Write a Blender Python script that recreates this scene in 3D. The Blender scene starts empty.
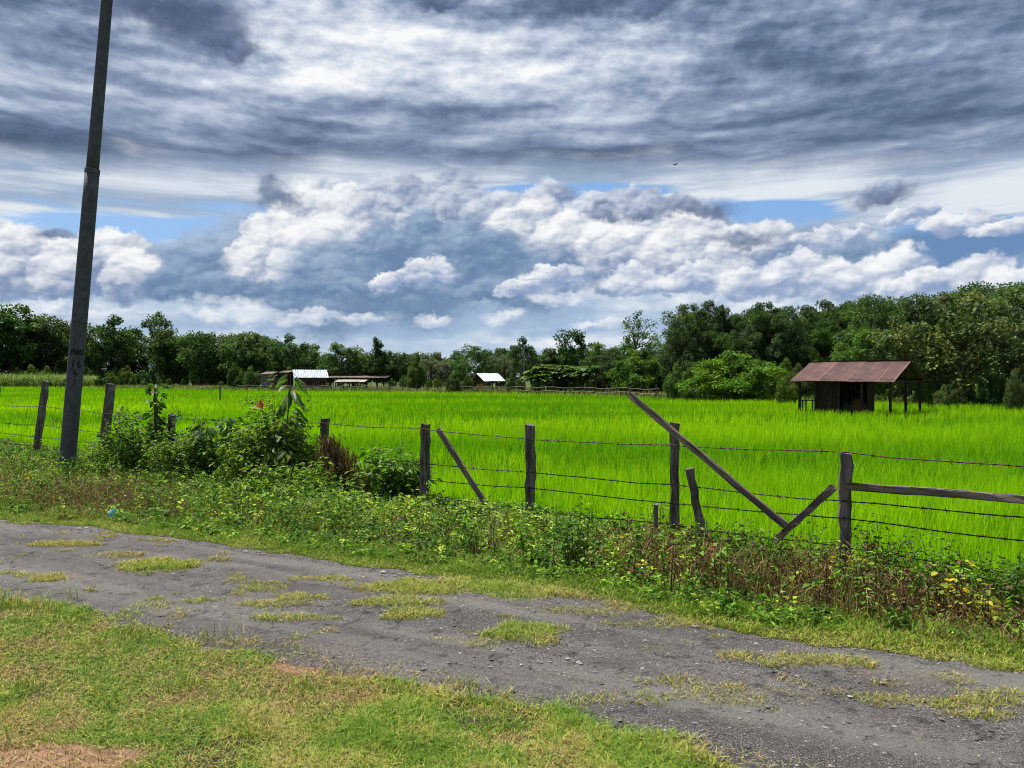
import bpy, bmesh, math
import numpy as np
from mathutils import Vector, Matrix

RNG = np.random.default_rng(11)
SC = bpy.context.scene
COL = SC.collection
R = math.radians
F_PX, HORIZON, EYE = 760.0, 379.0, 1.65        # focal length in pixels, horizon row, eye height (m)
SUN_EL, SUN_AZ = 66.0, -48.0                    # degrees; azimuth from +Y towards +X
FIELD_Z = -0.5                                  # the paddy lies half a metre below the lane


def at(px, depth):
    return (px - 512.0) / F_PX * depth


def zat(py, depth):
    return EYE + (HORIZON - py) / F_PX * depth


def gpt(px, py, z=0.0):
    d = F_PX * (EYE - z) / (py - HORIZON)
    return at(px, d), d


def sstep(a, b, x):
    t = np.clip((x - a) / (b - a), 0, 1)
    return t * t * (3 - 2 * t)


# ------------------------------------------------------------------ numpy noise
def _h(ix, iy, seed):
    v = np.sin(ix * 127.1 + iy * 311.7 + seed * 74.7) * 43758.5453
    return v - np.floor(v)


def vnoise(x, y, seed=0):
    ix, iy = np.floor(x), np.floor(y)
    fx, fy = x - ix, y - iy
    fx, fy = fx * fx * (3 - 2 * fx), fy * fy * (3 - 2 * fy)
    a, b = _h(ix, iy, seed), _h(ix + 1, iy, seed)
    c, d = _h(ix, iy + 1, seed), _h(ix + 1, iy + 1, seed)
    return (a * (1 - fx) + b * fx) * (1 - fy) + (c * (1 - fx) + d * fx) * fy


def fbm(x, y, seed=0, octv=4):
    x, y = np.asarray(x, float), np.asarray(y, float)
    s, a, t = 0, 1, 0
    for k in range(octv):
        s = s + a * vnoise(x, y, seed + k * 13.0)
        t += a
        x, y, a = x * 2.03 + 5.1, y * 2.03 + 1.7, a * .5
    return s / t


# ------------------------------------------------------------------ terrain
FENCE = np.array([(-400, 330), (-60, 58), (-16, 21.5), (-10.2, 16.5), (-8.3, 15.3), (-5.94, 13.2), (-4.3, 12.2), (-2.77, 11.2), (-1.10, 9.65),
                  (.2, 8.65), (1.59, 7.4), (2.77, 6.3), (4.05, 5.2), (6.5, 3.2), (12, -1.5), (60, -40), (400, -300)], float)
NEAR_EDGE = np.array([(-60, 38), (-14, 11.6), (-7, 7.6)] + [gpt(*p) for p in
                     [(0, 597), (100, 622), (200, 648), (300, 658), (400, 676), (450, 690), (560, 715), (650, 740), (760, 768)]] + [(2.6, 2.2), (6, .2), (40, -20)], float)
FAR_EDGE = np.array([(-60, 42), (-18, 15.6), (-10, 11)] + [gpt(*p) for p in
                    [(0, 521), (100, 529), (230, 546), (330, 562), (420, 574), (560, 590), (640, 610), (740, 636), (850, 647), (950, 657), (1024, 668)]] + [(5, 3.05), (9, .9), (40, -17)], float)
FIELD_FAR = np.array([(-600, 420), (-200, 230), (-124, 190), (-85, 157), (-42, 122), (-15, 105), (0, 95), (11, 82), (18, 70), (24, 58), (34, 52), (60, 50), (300, 40)], float)


def fence_y(x): return np.interp(x, FENCE[:, 0], FENCE[:, 1])
def fence_s(x, y): return (y - fence_y(x)) * .74
def near_y(x): return np.interp(x, NEAR_EDGE[:, 0], NEAR_EDGE[:, 1])
def far_y(x): return np.interp(x, FAR_EDGE[:, 0], FAR_EDGE[:, 1])
def fieldfar_y(x): return np.interp(x, FIELD_FAR[:, 0], FIELD_FAR[:, 1])


def ground_z(x, y):
    x, y = np.asarray(x, float), np.asarray(y, float)
    s = fence_s(x, y)
    return FIELD_Z * sstep(.35, 1.7, s) + .18 * sstep(0, 3, y - fieldfar_y(x)) * sstep(20, 40, y)


# ------------------------------------------------------------------ object helpers
def link(o, parent=None):
    COL.objects.link(o)
    if parent is not None:
        o.parent = parent
    return o


def tag(o, label=None, cat=None, group=None, kind=None):
    if label: o['label'] = label
    if cat: o['category'] = cat
    if group: o['group'] = group
    if kind: o['kind'] = kind
    return o


def thing(name, label, cat, loc=(0, 0, 0), rotz=0., group=None):
    o = bpy.data.objects.new(name, None)
    o.empty_display_size = .2
    o.location = loc
    o.rotation_euler = (0, 0, rotz)
    link(o)
    return tag(o, label, cat, group)


def np_mesh(name, co, faces, col=None, mat=None, smooth=False):
    """co (N,3); faces: list of (M,k) index arrays; col (N,3) linear base colour"""
    me = bpy.data.meshes.new(name)
    co = np.ascontiguousarray(co, np.float32)
    me.vertices.add(len(co))
    me.vertices.foreach_set('co', co.ravel())
    faces = [np.asarray(f, np.int32) for f in faces if len(f)]
    loops = np.concatenate([f.ravel() for f in faces])
    sizes = np.concatenate([np.full(len(f), f.shape[1], np.int32) for f in faces])
    me.loops.add(len(loops))
    me.loops.foreach_set('vertex_index', loops)
    me.polygons.add(len(sizes))
    me.polygons.foreach_set('loop_start', np.concatenate([[0], np.cumsum(sizes)[:-1]]).astype(np.int32))
    if not smooth:
        me.polygons.foreach_set('use_smooth', np.zeros(len(sizes), bool))
    me.update(calc_edges=True)
    if col is not None:
        a = me.color_attributes.new('col', 'FLOAT_COLOR', 'POINT')
        c = np.ones((len(co), 4), np.float32)
        c[:, :3] = col
        a.data.foreach_set('color', c.ravel())
    if mat is not None:
        me.materials.append(mat)
    return me


def mobj(name, me, parent=None, loc=None):
    o = bpy.data.objects.new(name, me)
    if loc is not None: o.location = loc
    return link(o, parent)


def bm_mesh(name, bm, mat, smooth=False):
    me = bpy.data.meshes.new(name)
    bmesh.ops.recalc_face_normals(bm, faces=bm.faces)
    bm.to_mesh(me)
    bm.free()
    for p in me.polygons: p.use_smooth = smooth
    me.materials.append(mat)
    return me


class Geo:
    """collects vertex/face/colour arrays into one mesh"""
    def __init__(s): s.co, s.q, s.t, s.c, s.n = [], [], [], [], 0

    def add(s, co, quads=None, tris=None, col=None):
        co = np.asarray(co, float).reshape(-1, 3)
        s.co.append(co)
        if quads is not None and len(quads): s.q.append(np.asarray(quads).reshape(-1, 4) + s.n)
        if tris is not None and len(tris): s.t.append(np.asarray(tris).reshape(-1, 3) + s.n)
        c = np.empty((len(co), 3)); c[:] = (.5, .5, .5) if col is None else col
        s.c.append(c)
        s.n += len(co)

    def mesh(s, name, mat, smooth=False):
        f = []
        if s.q: f.append(np.concatenate(s.q))
        if s.t: f.append(np.concatenate(s.t))
        return np_mesh(name, np.concatenate(s.co), f, np.concatenate(s.c), mat, smooth)

    def obj(s, name, mat, parent=None, loc=None, smooth=False):
        return mobj(name, s.mesh(name, mat, smooth), parent, loc)


def unit(v): return v / np.maximum(np.linalg.norm(v, axis=-1, keepdims=True), 1e-9)


def tube(g, pts, rad, sides=6, col=(.2, .15, .1), cap=True):
    pts = np.asarray(pts, float); n = len(pts)
    rad = np.broadcast_to(np.asarray(rad, float), (n,))
    tan = unit(np.gradient(pts, axis=0))
    up = np.array([0, 0, 1.]) if abs(tan[0, 2]) < .9 else np.array([1., 0, 0])
    co = []
    for i in range(n):
        a = np.cross(tan[i], up); a /= np.linalg.norm(a) + 1e-9
        b = np.cross(a, tan[i])
        th = np.arange(sides) / sides * 2 * np.pi
        co.append(pts[i] + rad[i] * (np.cos(th)[:, None] * a + np.sin(th)[:, None] * b))
    co = np.concatenate(co)
    q = []
    for i in range(n - 1):
        for k in range(sides):
            q.append((i * sides + k, i * sides + (k + 1) % sides, (i + 1) * sides + (k + 1) % sides, (i + 1) * sides + k))
    tr = []
    if cap:
        co = np.concatenate([co, pts[:1], pts[-1:]])
        m = n * sides
        for k in range(sides):
            tr.append((m, (k + 1) % sides, k))
            tr.append((m + 1, (n - 1) * sides + k, (n - 1) * sides + (k + 1) % sides))
    g.add(co, q, tr, col)


# leaf templates: (along, across, lift) + quads
KITE = (np.array([(0, 0, 0), (.45, -.5, 0), (1, 0, 0), (.45, .5, 0)], float), np.array([(0, 1, 2, 3)]))
FOLD = (np.array([(0, 0, 0), (.4, -.5, .12), (1, 0, 0), (.4, .5, .12), (.42, 0, -.05)], float), np.array([(0, 1, 2, 4), (0, 4, 2, 3)]))
BROAD = (np.array([(0, 0, 0), (.18, -.34, .06), (.5, -.5, .09), (.8, -.3, .05), (1, 0, 0), (.8, .3, .05), (.5, .5, .09), (.18, .34, .06),
                   (.18, 0, 0), (.5, 0, 0), (.8, 0, 0)], float),
         np.array([(0, 1, 8, 8), (1, 2, 9, 8), (2, 3, 10, 9), (3, 4, 10, 10), (0, 8, 7, 7), (8, 9, 6, 7), (9, 10, 5, 6), (10, 4, 5, 5)]))


def leaves(g, P, D, N, L, W, col, tmpl=KITE, droop=0.):
    """a leaf per row: base P, direction D, face normal N, length L, width W, colour col"""
    P = np.asarray(P, float); n = len(P)
    if n == 0: return
    D = unit(np.asarray(D, float)); N = np.asarray(N, float)
    N = unit(N - D * np.sum(N * D, 1, keepdims=True))
    S = np.cross(D, N)
    T, Q = tmpl
    L = np.broadcast_to(np.asarray(L, float), (n,)); W = np.broadcast_to(np.asarray(W, float), (n,))
    dr = np.broadcast_to(np.asarray(droop, float), (n,))
    a, b, c = T[:, 0], T[:, 1], T[:, 2]
    co = (P[:, None] + D[:, None] * (L[:, None] * a)[..., None] + S[:, None] * (W[:, None] * b)[..., None] + N[:, None] * (W[:, None] * c)[..., None])
    co[..., 2] -= (L * dr)[:, None] * a ** 2
    m = len(T)
    idx = (np.arange(n) * m)[:, None, None]
    col = np.broadcast_to(np.asarray(col, float), (n, 3))
    cc = np.repeat(col, m, 0)
    full = Q[Q[:, 2] != Q[:, 3]]; tri = Q[Q[:, 2] == Q[:, 3]][:, :3]
    g.add(co.reshape(-1, 3), (full[None] + idx).reshape(-1, 4) if len(full) else None, (tri[None] + idx).reshape(-1, 3) if len(tri) else None, cc)


def blades(g, P, H, W, az, lean, col, seg=2, tipcol=None, curl=1.0):
    """grass blades: root P, height H, width W, leaning towards azimuth az by lean (x height)"""
    P = np.asarray(P, float); n = len(P)
    if n == 0: return
    H, W, az, lean = [np.broadcast_to(np.asarray(v, float), (n,)) for v in (H, W, az, lean)]
    fa = az + RNG.uniform(-.9, .9, n) + np.pi / 2
    S = np.stack([np.cos(fa), np.sin(fa), np.zeros(n)], 1)
    D = np.stack([np.cos(az), np.sin(az), np.zeros(n)], 1)
    rows = []
    for k in range(seg + 1):
        t = k / seg
        w = W * (1 - .88 * t ** 1.6)
        c = P + D * (lean * H * t ** (1 + curl))[:, None]
        c[:, 2] += H * (t - .35 * np.minimum(lean, 1.6) * t * t)
        rows += [c - S * (w / 2)[:, None], c + S * (w / 2)[:, None]]
    co = np.stack(rows, 1)
    m = 2 * (seg + 1)
    q = np.array([(2 * k, 2 * k + 1, 2 * k + 3, 2 * k + 2) for k in range(seg)])
    idx = (np.arange(n) * m)[:, None, None]
    col = np.broadcast_to(np.asarray(col, float), (n, 3))
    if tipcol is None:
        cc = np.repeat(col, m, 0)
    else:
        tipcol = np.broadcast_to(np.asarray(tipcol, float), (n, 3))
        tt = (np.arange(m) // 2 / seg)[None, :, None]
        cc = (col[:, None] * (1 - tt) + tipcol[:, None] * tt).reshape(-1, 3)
    g.add(co.reshape(-1, 3), (q[None] + idx).reshape(-1, 4), None, cc)


def mixc(a, b, t):
    t = np.asarray(t)[:, None]
    return np.asarray(a) * (1 - t) + np.asarray(b) * t


def jit(col, n, v=.25, hue=.12):
    c = np.broadcast_to(np.asarray(col, float), (n, 3)) * RNG.uniform(1 - v, 1 + v, (n, 1))
    return np.clip(c * RNG.uniform(1 - hue, 1 + hue, (n, 3)), 0, 1)


def rdir(n, up=0.):
    v = RNG.normal(size=(n, 3)); v[:, 2] += up
    return unit(v)


# ------------------------------------------------------------------ node helper
class X:
    """a node socket with arithmetic"""
    nt = None
    def __init__(s, sock): s.s = sock
    def __add__(a, b): return mth('ADD', a, b)
    __radd__ = __add__
    def __sub__(a, b): return mth('SUBTRACT', a, b)
    def __rsub__(a, b): return mth('SUBTRACT', b, a)
    def __mul__(a, b): return mth('MULTIPLY', a, b)
    __rmul__ = __mul__
    def __truediv__(a, b): return mth('DIVIDE', a, b)
    def __rtruediv__(a, b): return mth('DIVIDE', b, a)
    def __neg__(a): return mth('MULTIPLY', a, -1.)


def plug(sock, v):
    if isinstance(v, X): X.nt.links.new(v.s, sock)
    elif v is not None: sock.default_value = v


def mth(op, a, b=None, c=None, clamp=False):
    n = X.nt.nodes.new('ShaderNodeMath'); n.operation = op; n.use_clamp = clamp
    for i, v in enumerate((a, b, c)): plug(n.inputs[i], v)
    return X(n.outputs[0])


def clamp01(a): return mth('ADD', a, 0., clamp=True)
def smooth(a, lo, hi, t0=0., t1=1.):
    n = X.nt.nodes.new('ShaderNodeMapRange'); n.interpolation_type = 'SMOOTHSTEP'; n.clamp = False
    for k, v in zip(('Value', 'From Min', 'From Max', 'To Min', 'To Max'), (a, lo, hi, t0, t1)): plug(n.inputs[k], v)
    return X(n.outputs['Result'])
def vec(x, y, z=0.):
    n = X.nt.nodes.new('ShaderNodeCombineXYZ')
    for i, v in enumerate((x, y, z)): plug(n.inputs[i], v)
    return X(n.outputs[0])
def sep(v):
    n = X.nt.nodes.new('ShaderNodeSeparateXYZ'); plug(n.inputs[0], v)
    return [X(o) for o in n.outputs]
def noise(v, scale=1., detail=4., rough=.5, dist=0., lac=2.0):
    n = X.nt.nodes.new('ShaderNodeTexNoise')
    for k, q in zip(('Vector', 'Scale', 'Detail', 'Roughness', 'Distortion', 'Lacunarity'), (v, scale, detail, rough, dist, lac)): plug(n.inputs[k], q)
    return X(n.outputs[0])
def voro(v, scale=1., detail=0., rough=.5, feature='F1', smoothness=None, rnd=1., out='Distance', lac=2.0):
    n = X.nt.nodes.new('ShaderNodeTexVoronoi'); n.feature = feature
    for k, q in zip(('Vector', 'Scale', 'Detail', 'Roughness', 'Randomness', 'Lacunarity'), (v, scale, detail, rough, rnd, lac)): plug(n.inputs[k], q)
    if smoothness is not None: n.inputs['Smoothness'].default_value = smoothness
    return X(n.outputs[out])
def mix(f, a, b):
    n = X.nt.nodes.new('ShaderNodeMix'); n.data_type = 'RGBA'; n.clamp_factor = True
    plug(n.inputs[0], f)
    for i, v in ((6, a), (7, b)): plug(n.inputs[i], v if isinstance(v, X) or len(v) == 4 else (*v, 1.))
    return X(n.outputs[2])
def ramp(f, stops):
    n = X.nt.nodes.new('ShaderNodeValToRGB'); plug(n.inputs[0], f)
    e = n.color_ramp.elements
    while len(e) < len(stops): e.new(.5)
    for el, (p, c) in zip(e, stops): el.position = p; el.color = (*c, 1.)
    return X(n.outputs[0])
def bump(h, strength=.5, dist=.01):
    n = X.nt.nodes.new('ShaderNodeBump'); plug(n.inputs['Height'], h)
    n.inputs['Strength'].default_value = strength; n.inputs['Distance'].default_value = dist
    return X(n.outputs[0])
def texco(which='Object'):
    return X(X.nt.nodes.new('ShaderNodeTexCoord').outputs[which])
def geo_pos(): return X(X.nt.nodes.new('ShaderNodeNewGeometry').outputs['Position'])
def attr(name='col'):
    n = X.nt.nodes.new('ShaderNodeAttribute'); n.attribute_name = name
    return X(n.outputs['Color'])
def scalev(v, s):
    n = X.nt.nodes.new('ShaderNodeMapping'); plug(n.inputs[0], v); n.inputs['Scale'].default_value = s
    return X(n.outputs[0])


def new_mat(name):
    m = bpy.data.materials.new(name); m.use_nodes = True
    m.node_tree.nodes.clear(); X.nt = m.node_tree
    return m
def pbsdf(col, rough=.6, spec=.3, metal=0., normal=None):
    n = X.nt.nodes.new('ShaderNodeBsdfPrincipled')
    plug(n.inputs['Base Color'], col if isinstance(col, X) else (*col, 1.))
    plug(n.inputs['Roughness'], rough); plug(n.inputs['Specular IOR Level'], spec); plug(n.inputs['Metallic'], metal)
    if normal is not None: plug(n.inputs['Normal'], normal)
    return X(n.outputs[0])
def out(sh):
    n = X.nt.nodes.new('ShaderNodeOutputMaterial'); plug(n.inputs[0], sh)


def leaf_mat(name, trans=.4, rough=.5, spec=.3, tint=(1.15, 1.25, .55), vary=False):
    m = new_mat(name)
    c = attr()
    if vary:                                        # trees of one kind still differ a little in hue
        r = X(X.nt.nodes.new('ShaderNodeObjectInfo').outputs['Random'])
        h = X.nt.nodes.new('ShaderNodeHueSaturation'); plug(h.inputs['Color'], c)
        plug(h.inputs['Hue'], r * .045 + .478); plug(h.inputs['Value'], mth('FRACT', r * 7.3) * .5 + .84); plug(h.inputs['Saturation'], mth('FRACT', r * 3.7) * .3 + .82)
        c = X(h.outputs[0])
    p = pbsdf(c, rough, spec)
    t = X.nt.nodes.new('ShaderNodeBsdfTranslucent')
    mm = X.nt.nodes.new('ShaderNodeMix'); mm.data_type = 'RGBA'; mm.blend_type = 'MULTIPLY'; mm.inputs[0].default_value = 1.
    plug(mm.inputs[6], c); mm.inputs[7].default_value = (*tint, 1)
    X.nt.links.new(mm.outputs[2], t.inputs[0])
    s = X.nt.nodes.new('ShaderNodeMixShader'); s.inputs[0].default_value = trans
    X.nt.links.new(p.s, s.inputs[1]); X.nt.links.new(t.outputs[0], s.inputs[2])
    out(X(s.outputs[0]))
    return m


def attr_mat(name, rough=.8, spec=.2, var=.25, sc=30., bmp=.3):
    m = new_mat(name)
    c = attr(); n = noise(texco(), sc, 4, .6)
    out(pbsdf(mix(n * var * 2, c, (.02, .018, .015)), rough, spec, normal=bump(n, bmp, .01)))
    return m
# ------------------------------------------------------------------ sky, sun, camera
def build_world():
    w = bpy.data.worlds.new('World'); SC.world = w; w.use_nodes = True
    w.cycles.sampling_method = 'MANUAL'; w.cycles.sample_map_resolution = 256
    nt = w.node_tree; nt.nodes.clear(); X.nt = nt
    d = texco('Generated')
    x, y, z = sep(d)
    DEG = 57.29578
    el = mth('ARCSINE', z) * DEG
    az = mth('ARCTAN2', x, y) * DEG

    def A(px): return math.degrees(math.atan((px - 512) / F_PX))
    def E(px, py): return math.degrees(math.atan((HORIZON - py) / F_PX * math.cos(R(A(px)))))

    def blob(px, py, wpx, hpx):
        a0, e0 = A(px), E(px, py)
        k = F_PX / DEG * 1.0
        da, de = (az - a0) / (wpx / k), (el - e0) / (hpx / k)
        return mth('EXPONENT', -(da * da + de * de))

    def add(*b):
        r = b[0]
        for q in b[1:]: r = r + q
        return r

    sky = nt.nodes.new('ShaderNodeTexSky'); sky.sky_type = 'NISHITA'; sky.sun_disc = False
    sky.sun_elevation = R(SUN_EL); sky.sun_rotation = R(SUN_AZ)
    base = X(sky.outputs[0])

    def C(r, g, b):                      # display sRGB (0-255) -> radiance for strength 0.1 and the scene's exposure
        f = lambda v: (v / 255 / 12.92 if v < 10 else ((v / 255 + .055) / 1.055) ** 2.4)
        k = 10.0 / 2 ** EXPO
        return (f(r) * k, f(g) * k, f(b) * k)

    def voro2(v, det, rough):
        o = voro(v, 1., det, rough)
        n = nt.nodes[-1]; n.voronoi_dimensions = '2D'
        return o

    # clear blue between the clouds
    c = mix(.6, base, C(84, 146, 212))
    c = mix(smooth(el, 9., 1.) * .75, c, C(178, 204, 236))

    # stretched coordinates used by the layered clouds
    wob = noise(vec(az * .12, el * .25, 3.), 1., 3., .5)
    # --- thin high sheet (pale streaks) between 8 and 15 degrees
    n1 = noise(vec(az * .055 + wob * .6, el * .52, 1.7), 1., 7., .58)
    holes = add(blob(140, 228, 150, 13), blob(255, 232, 40, 14) * .8, blob(560, 192, 120, 7) * .9, blob(655, 213, 120, 16) * .75, blob(520, 205, 30, 20) * .5,
                blob(960, 256, 80, 36) * 1.3, blob(770, 215, 60, 14) * .8, blob(420, 215, 400, 8) * .2)
    m1 = smooth(n1 - holes * .5, .17, .34)
    col1 = mix(smooth(n1, .38, .62), C(158, 178, 204), C(226, 233, 241))
    c = mix(m1, c, col1)

    # --- two cell-noise billow fields shared by all cumulus, each also sampled a step towards the sun
    def field(sa, se, seed, det, rough, du, dv, amp):
        wx, wy = wob * amp, noise(vec(az * sa * .9, el * se * .9, seed + 3.), 1., 3., .5) * amp
        h0 = 1. - voro2(vec(az * sa + wx, el * se + wy), det, rough)
        h1 = 1. - voro2(vec(az * sa + wx + du, el * se + wy + dv), det, rough)
        return h0, h0 - h1
    hS, sS = field(.42, .70, 4.2, 2.5, .42, -.07, .17, .9)
    mot = noise(vec(az * .16, el * .30, 5.), 1., 4., .55) - .5
    det = noise(vec(az * .9, el * 1.3, 2.), 1., 4., .6) - .5

    # distant blue rain sheet far right, pale hazy layer near the horizon
    c = mix(smooth(blob(955, 258, 95, 38) + mot * .5, .42, .7), c, C(108, 142, 186))
    low = smooth(el + mot * 3., 8.4, 6.0)
    q = noise(vec(az * .09, el * .42, 13.), 1., 5., .55) - .5
    sh = q * 2.4 + det * .25 + (hS - .6) * .25 + add(blob(980, 315, 200, 30) * .1, blob(500, 312, 120, 20) * -.5, blob(420, 314, 60, 14) * -.3, blob(250, 312, 60, 10) * -.2, blob(60, 335, 60, 30) * -.2, blob(310, 312, 150, 12) * .3)
    colr = mix(smooth(sh, -.5, .15), C(158, 184, 214), mix(smooth(sh, -.1, .4), C(204, 218, 233), C(242, 246, 249)))
    c = mix(low * (.92 - smooth(blob(940, 258, 75, 34), .3, .7) * .85), c, colr)

    # --- cumulus built up from rounded heads, farther and higher ones first
    def warp(sc, dt, amp, seed):
        n = nt.nodes.new('ShaderNodeTexNoise'); n.inputs['Scale'].default_value = 1.
        plug(n.inputs['Vector'], vec(az * sc, el * sc * 1.15, seed)); n.inputs['Detail'].default_value = dt; n.inputs['Roughness'].default_value = .58
        sc_ = nt.nodes.new('ShaderNodeSeparateColor'); nt.links.new(n.outputs['Color'], sc_.inputs[0])
        v = nt.nodes.new('ShaderNodeVectorMath'); v.operation = 'MULTIPLY_ADD'
        plug(v.inputs[0], vec(X(sc_.outputs[0]), X(sc_.outputs[1]))); v.inputs[1].default_value = (amp, amp, 0); v.inputs[2].default_value = (-amp / 2, -amp / 2, 0)
        return X(v.outputs[0])

    def vop(op, a, b):
        n = nt.nodes.new('ShaderNodeVectorMath'); n.operation = op
        plug(n.inputs[0], a)
        if isinstance(b, X): plug(n.inputs[1], b)
        elif b is not None: n.inputs[1].default_value = b
        return X(n.outputs['Value'] if op in ('LENGTH', 'DOT_PRODUCT') else n.outputs[0])
    P0 = vop('ADD', vec(az, el, 0.), warp(.30, 4., 2.6, 31.))
    P0 = vop('ADD', P0, warp(1.1, 6., 1.35, 47.))
    W1 = vop('SUBTRACT', P0, vec(az, el, 0.))
    P1 = vop('ADD', vop('MULTIPLY', W1, (.85, .85, 0)), vec(az, el, 0.))
    relief = sS * .40 + det * .40 + (hS - .6) * .26 + mot * .5

    def head(px, py, rx, ry=None, dark=(118, 140, 176), light=(246, 248, 251), soft=.30, gain=0., op=1.):
        nonlocal c
        ry = ry or rx * .82
        a0, e0 = A(px), E(px, py)
        k = DEG / F_PX
        sx, sy = 1 / (rx * k), 1 / (ry * k)
        n = nt.nodes.new('ShaderNodeVectorMath'); n.operation = 'MULTIPLY_ADD'
        plug(n.inputs[0], P1 if ry < 10 else P0); n.inputs[1].default_value = (sx, sy, 0); n.inputs[2].default_value = (-a0 * sx, -e0 * sy, 0)
        Q = X(n.outputs[0])
        d = vop('LENGTH', Q, None)
        l = vop('DOT_PRODUCT', Q, (-.42, .80, 0))
        al = smooth(d, 1., 1. - soft) * smooth(l, -.95, -.35) * op
        sh = smooth(l * .55 + relief + gain, -.42, .52)
        c = mix(al, c, mix(sh, C(*dark), C(*light)))

    def body(px, py, rx, ry, col, col2, soft=.5, op=1.):
        head(px, py, rx, ry, col, col2, soft, 0., op)

    G1, G2 = (108, 136, 172), (176, 194, 216)
    # broad grey bodies of the bank
    for q in [(420, 240, 210, 62), (590, 245, 150, 54), (300, 262, 130, 50), (210, 275, 90, 34), (720, 255, 110, 44), (70, 265, 120, 34), (480, 262, 160, 44), (820, 262, 90, 40)]:
        body(*q, G1, G2, .4, .95)
    for q in [(400, 205, 40), (455, 208, 46), (370, 222, 40), (500, 222, 44), (545, 215, 40), (600, 225, 42), (420, 240, 44), (640, 222, 40), (690, 232, 44), (330, 206, 30)]:
        head(*q, None, (122, 142, 178), (230, 236, 244), .20, -.1)
    for q in [(310, 216, 40), (350, 224, 44), (284, 244, 40), (258, 264, 34), (330, 256, 56), (238, 276, 26), (530, 238, 50), (575, 252, 50), (625, 258, 54), (690, 258, 54), (755, 254, 46), (300, 280, 40),
              (110, 262, 40), (25, 262, 44), (70, 272, 36), (140, 280, 34)]:
        head(*q, None, (126, 148, 184), (250, 251, 252), .15, .0)
    for q in [(195, 268, 40), (172, 282, 30), (455, 256, 56), (430, 280, 76), (340, 290, 80), (530, 282, 60), (392, 248, 36), (420, 224, 26), (500, 250, 34), (230, 288, 60, 14), (370, 290, 130, 13), (500, 291, 90, 12)]:
        head(q[0], q[1], q[2], q[3] if len(q) > 3 else None, (106, 134, 170), (160, 182, 208), .45, -.05, .92)
    for q in [(432, 271, 34, 17), (412, 280, 30, 12), (385, 282, 24, 11), (552, 281, 38, 15), (525, 290, 34, 10), (640, 284, 44, 18), (700, 280, 46, 18), (750, 284, 40, 20), (800, 274, 46, 22), (850, 282, 48, 22), (895, 270, 34, 22), (920, 284, 44, 16), (985, 278, 32, 24), (1016, 284, 28, 20),
              (905, 219, 30, 11), (960, 224, 38, 13), (1010, 228, 34, 9), (830, 240, 40, 12)]:
        head(*q, (142, 163, 198), (248, 250, 252), .26, .02)
    for q in [(505, 317, 30, 11), (432, 321, 24, 8), (312, 318, 44, 11), (362, 322, 30, 9), (262, 321, 34, 9), (605, 325, 44, 10), (210, 317, 34, 10), (95, 318, 44, 11), (40, 312, 44, 13), (690, 306, 50, 12), (770, 306, 44, 11), (560, 300, 40, 9)]:
        head(*q, (158, 180, 212), (240, 244, 249), .6, .1, .85)

    # --- grey deck overhead: torn folds high up, drawn-out bands lower down
    wv = (noise(vec(az * .05, el * .12, 21.), 1., 3., .5) - .5) * 3.2
    eb = el + wv
    n3 = noise(vec(az * .045, eb * .38, 6.), 1., 5., .5)
    n4 = noise(vec(az * .12, eb * .48, 16.), 1., 7., .56)
    n4b = noise(vec(az * .12 - .03, eb * .48 + .20, 16.), 1., 3., .50)
    n5 = noise(vec(az * .15, el * .30, 26.), 1., 8., .60)
    n5b = noise(vec(az * .15 - .06, el * .30 + .14, 26.), 1., 3., .52)
    light = add(blob(330, 60, 120, 36) * .7, blob(500, 45, 130, 40) * .6, blob(90, 60, 120, 60) * .35, blob(620, 118, 200, 12) * .55, blob(600, 70, 90, 14) * .35, blob(60, 108, 80, 12) * .55, blob(420, 96, 200, 10) * .42,
                blob(620, 142, 220, 8) * .55, blob(800, 150, 160, 14) * .25, blob(240, 20, 40, 30) * .25, blob(700, 40, 400, 80) * .1, blob(300, 122, 250, 8) * .3)
    dark = add(blob(900, 45, 220, 75) * .4, blob(600, 0, 150, 18) * .9, blob(420, 142, 420, 16) * .75, blob(60, 142, 200, 14) * .65, blob(620, 158, 250, 9) * .6, blob(210, 20, 55, 40) * .6, blob(330, 105, 260, 7) * .4,
               blob(20, 10, 130, 30) * .4, blob(760, 108, 300, 18) * .35, blob(820, 132, 200, 9) * .35)
    up = smooth(el, 15., 22.)
    b = (n3 - .5) * .9 + (n4 - .5) * (1.0 - up * .5) + (n4 - n4b) * (.8 - up * .4) + (n5 - .5) * (.35 + up * .9) + (n5 - n5b) * (.15 + up * .75) + light * .42 - dark * .38 + .46
    col2 = ramp(clamp01(b), [(0., C(78, 95, 122)), (.22, C(101, 120, 150)), (.45, C(139, 156, 184)), (.68, C(188, 200, 219)), (.9, C(230, 235, 243)), (1., C(248, 250, 252))])
    edge = 14.9 + (noise(vec(az * .10, 1., 8.), 1., 5., .6) - .5) * 2.4 - smooth(mth('ABSOLUTE', az), 8., 30.) * 1.6
    m2 = smooth(eb - edge + (n4 - .5) * 6. - wv * .7, -.7, 1.9)
    c = mix(m2, c, col2)

    # small torn grey clouds lower down
    for q in [(868, 196, 26, 12), (890, 190, 30, 14), (268, 188, 20, 24), (285, 196, 18, 14), (690, 208, 60, 13), (640, 214, 24, 9), (740, 240, 44, 11), (55, 233, 28, 9), (600, 214, 24, 11)]:
        head(*q, (92, 110, 142), (156, 172, 200), .75, -.05, .85)
    for q in [(590, 0, 80, 22), (655, 13, 34, 13), (190, 14, 70, 40), (235, 44, 34, 22), (150, 0, 60, 30), (440, 4, 40, 10)]:
        head(*q, (80, 94, 126), (128, 144, 178), .7, -.1, .85)
    # below the horizon
    c = mix(smooth(el, 0., -2.), c, (.9, 1.1, .6))

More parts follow.
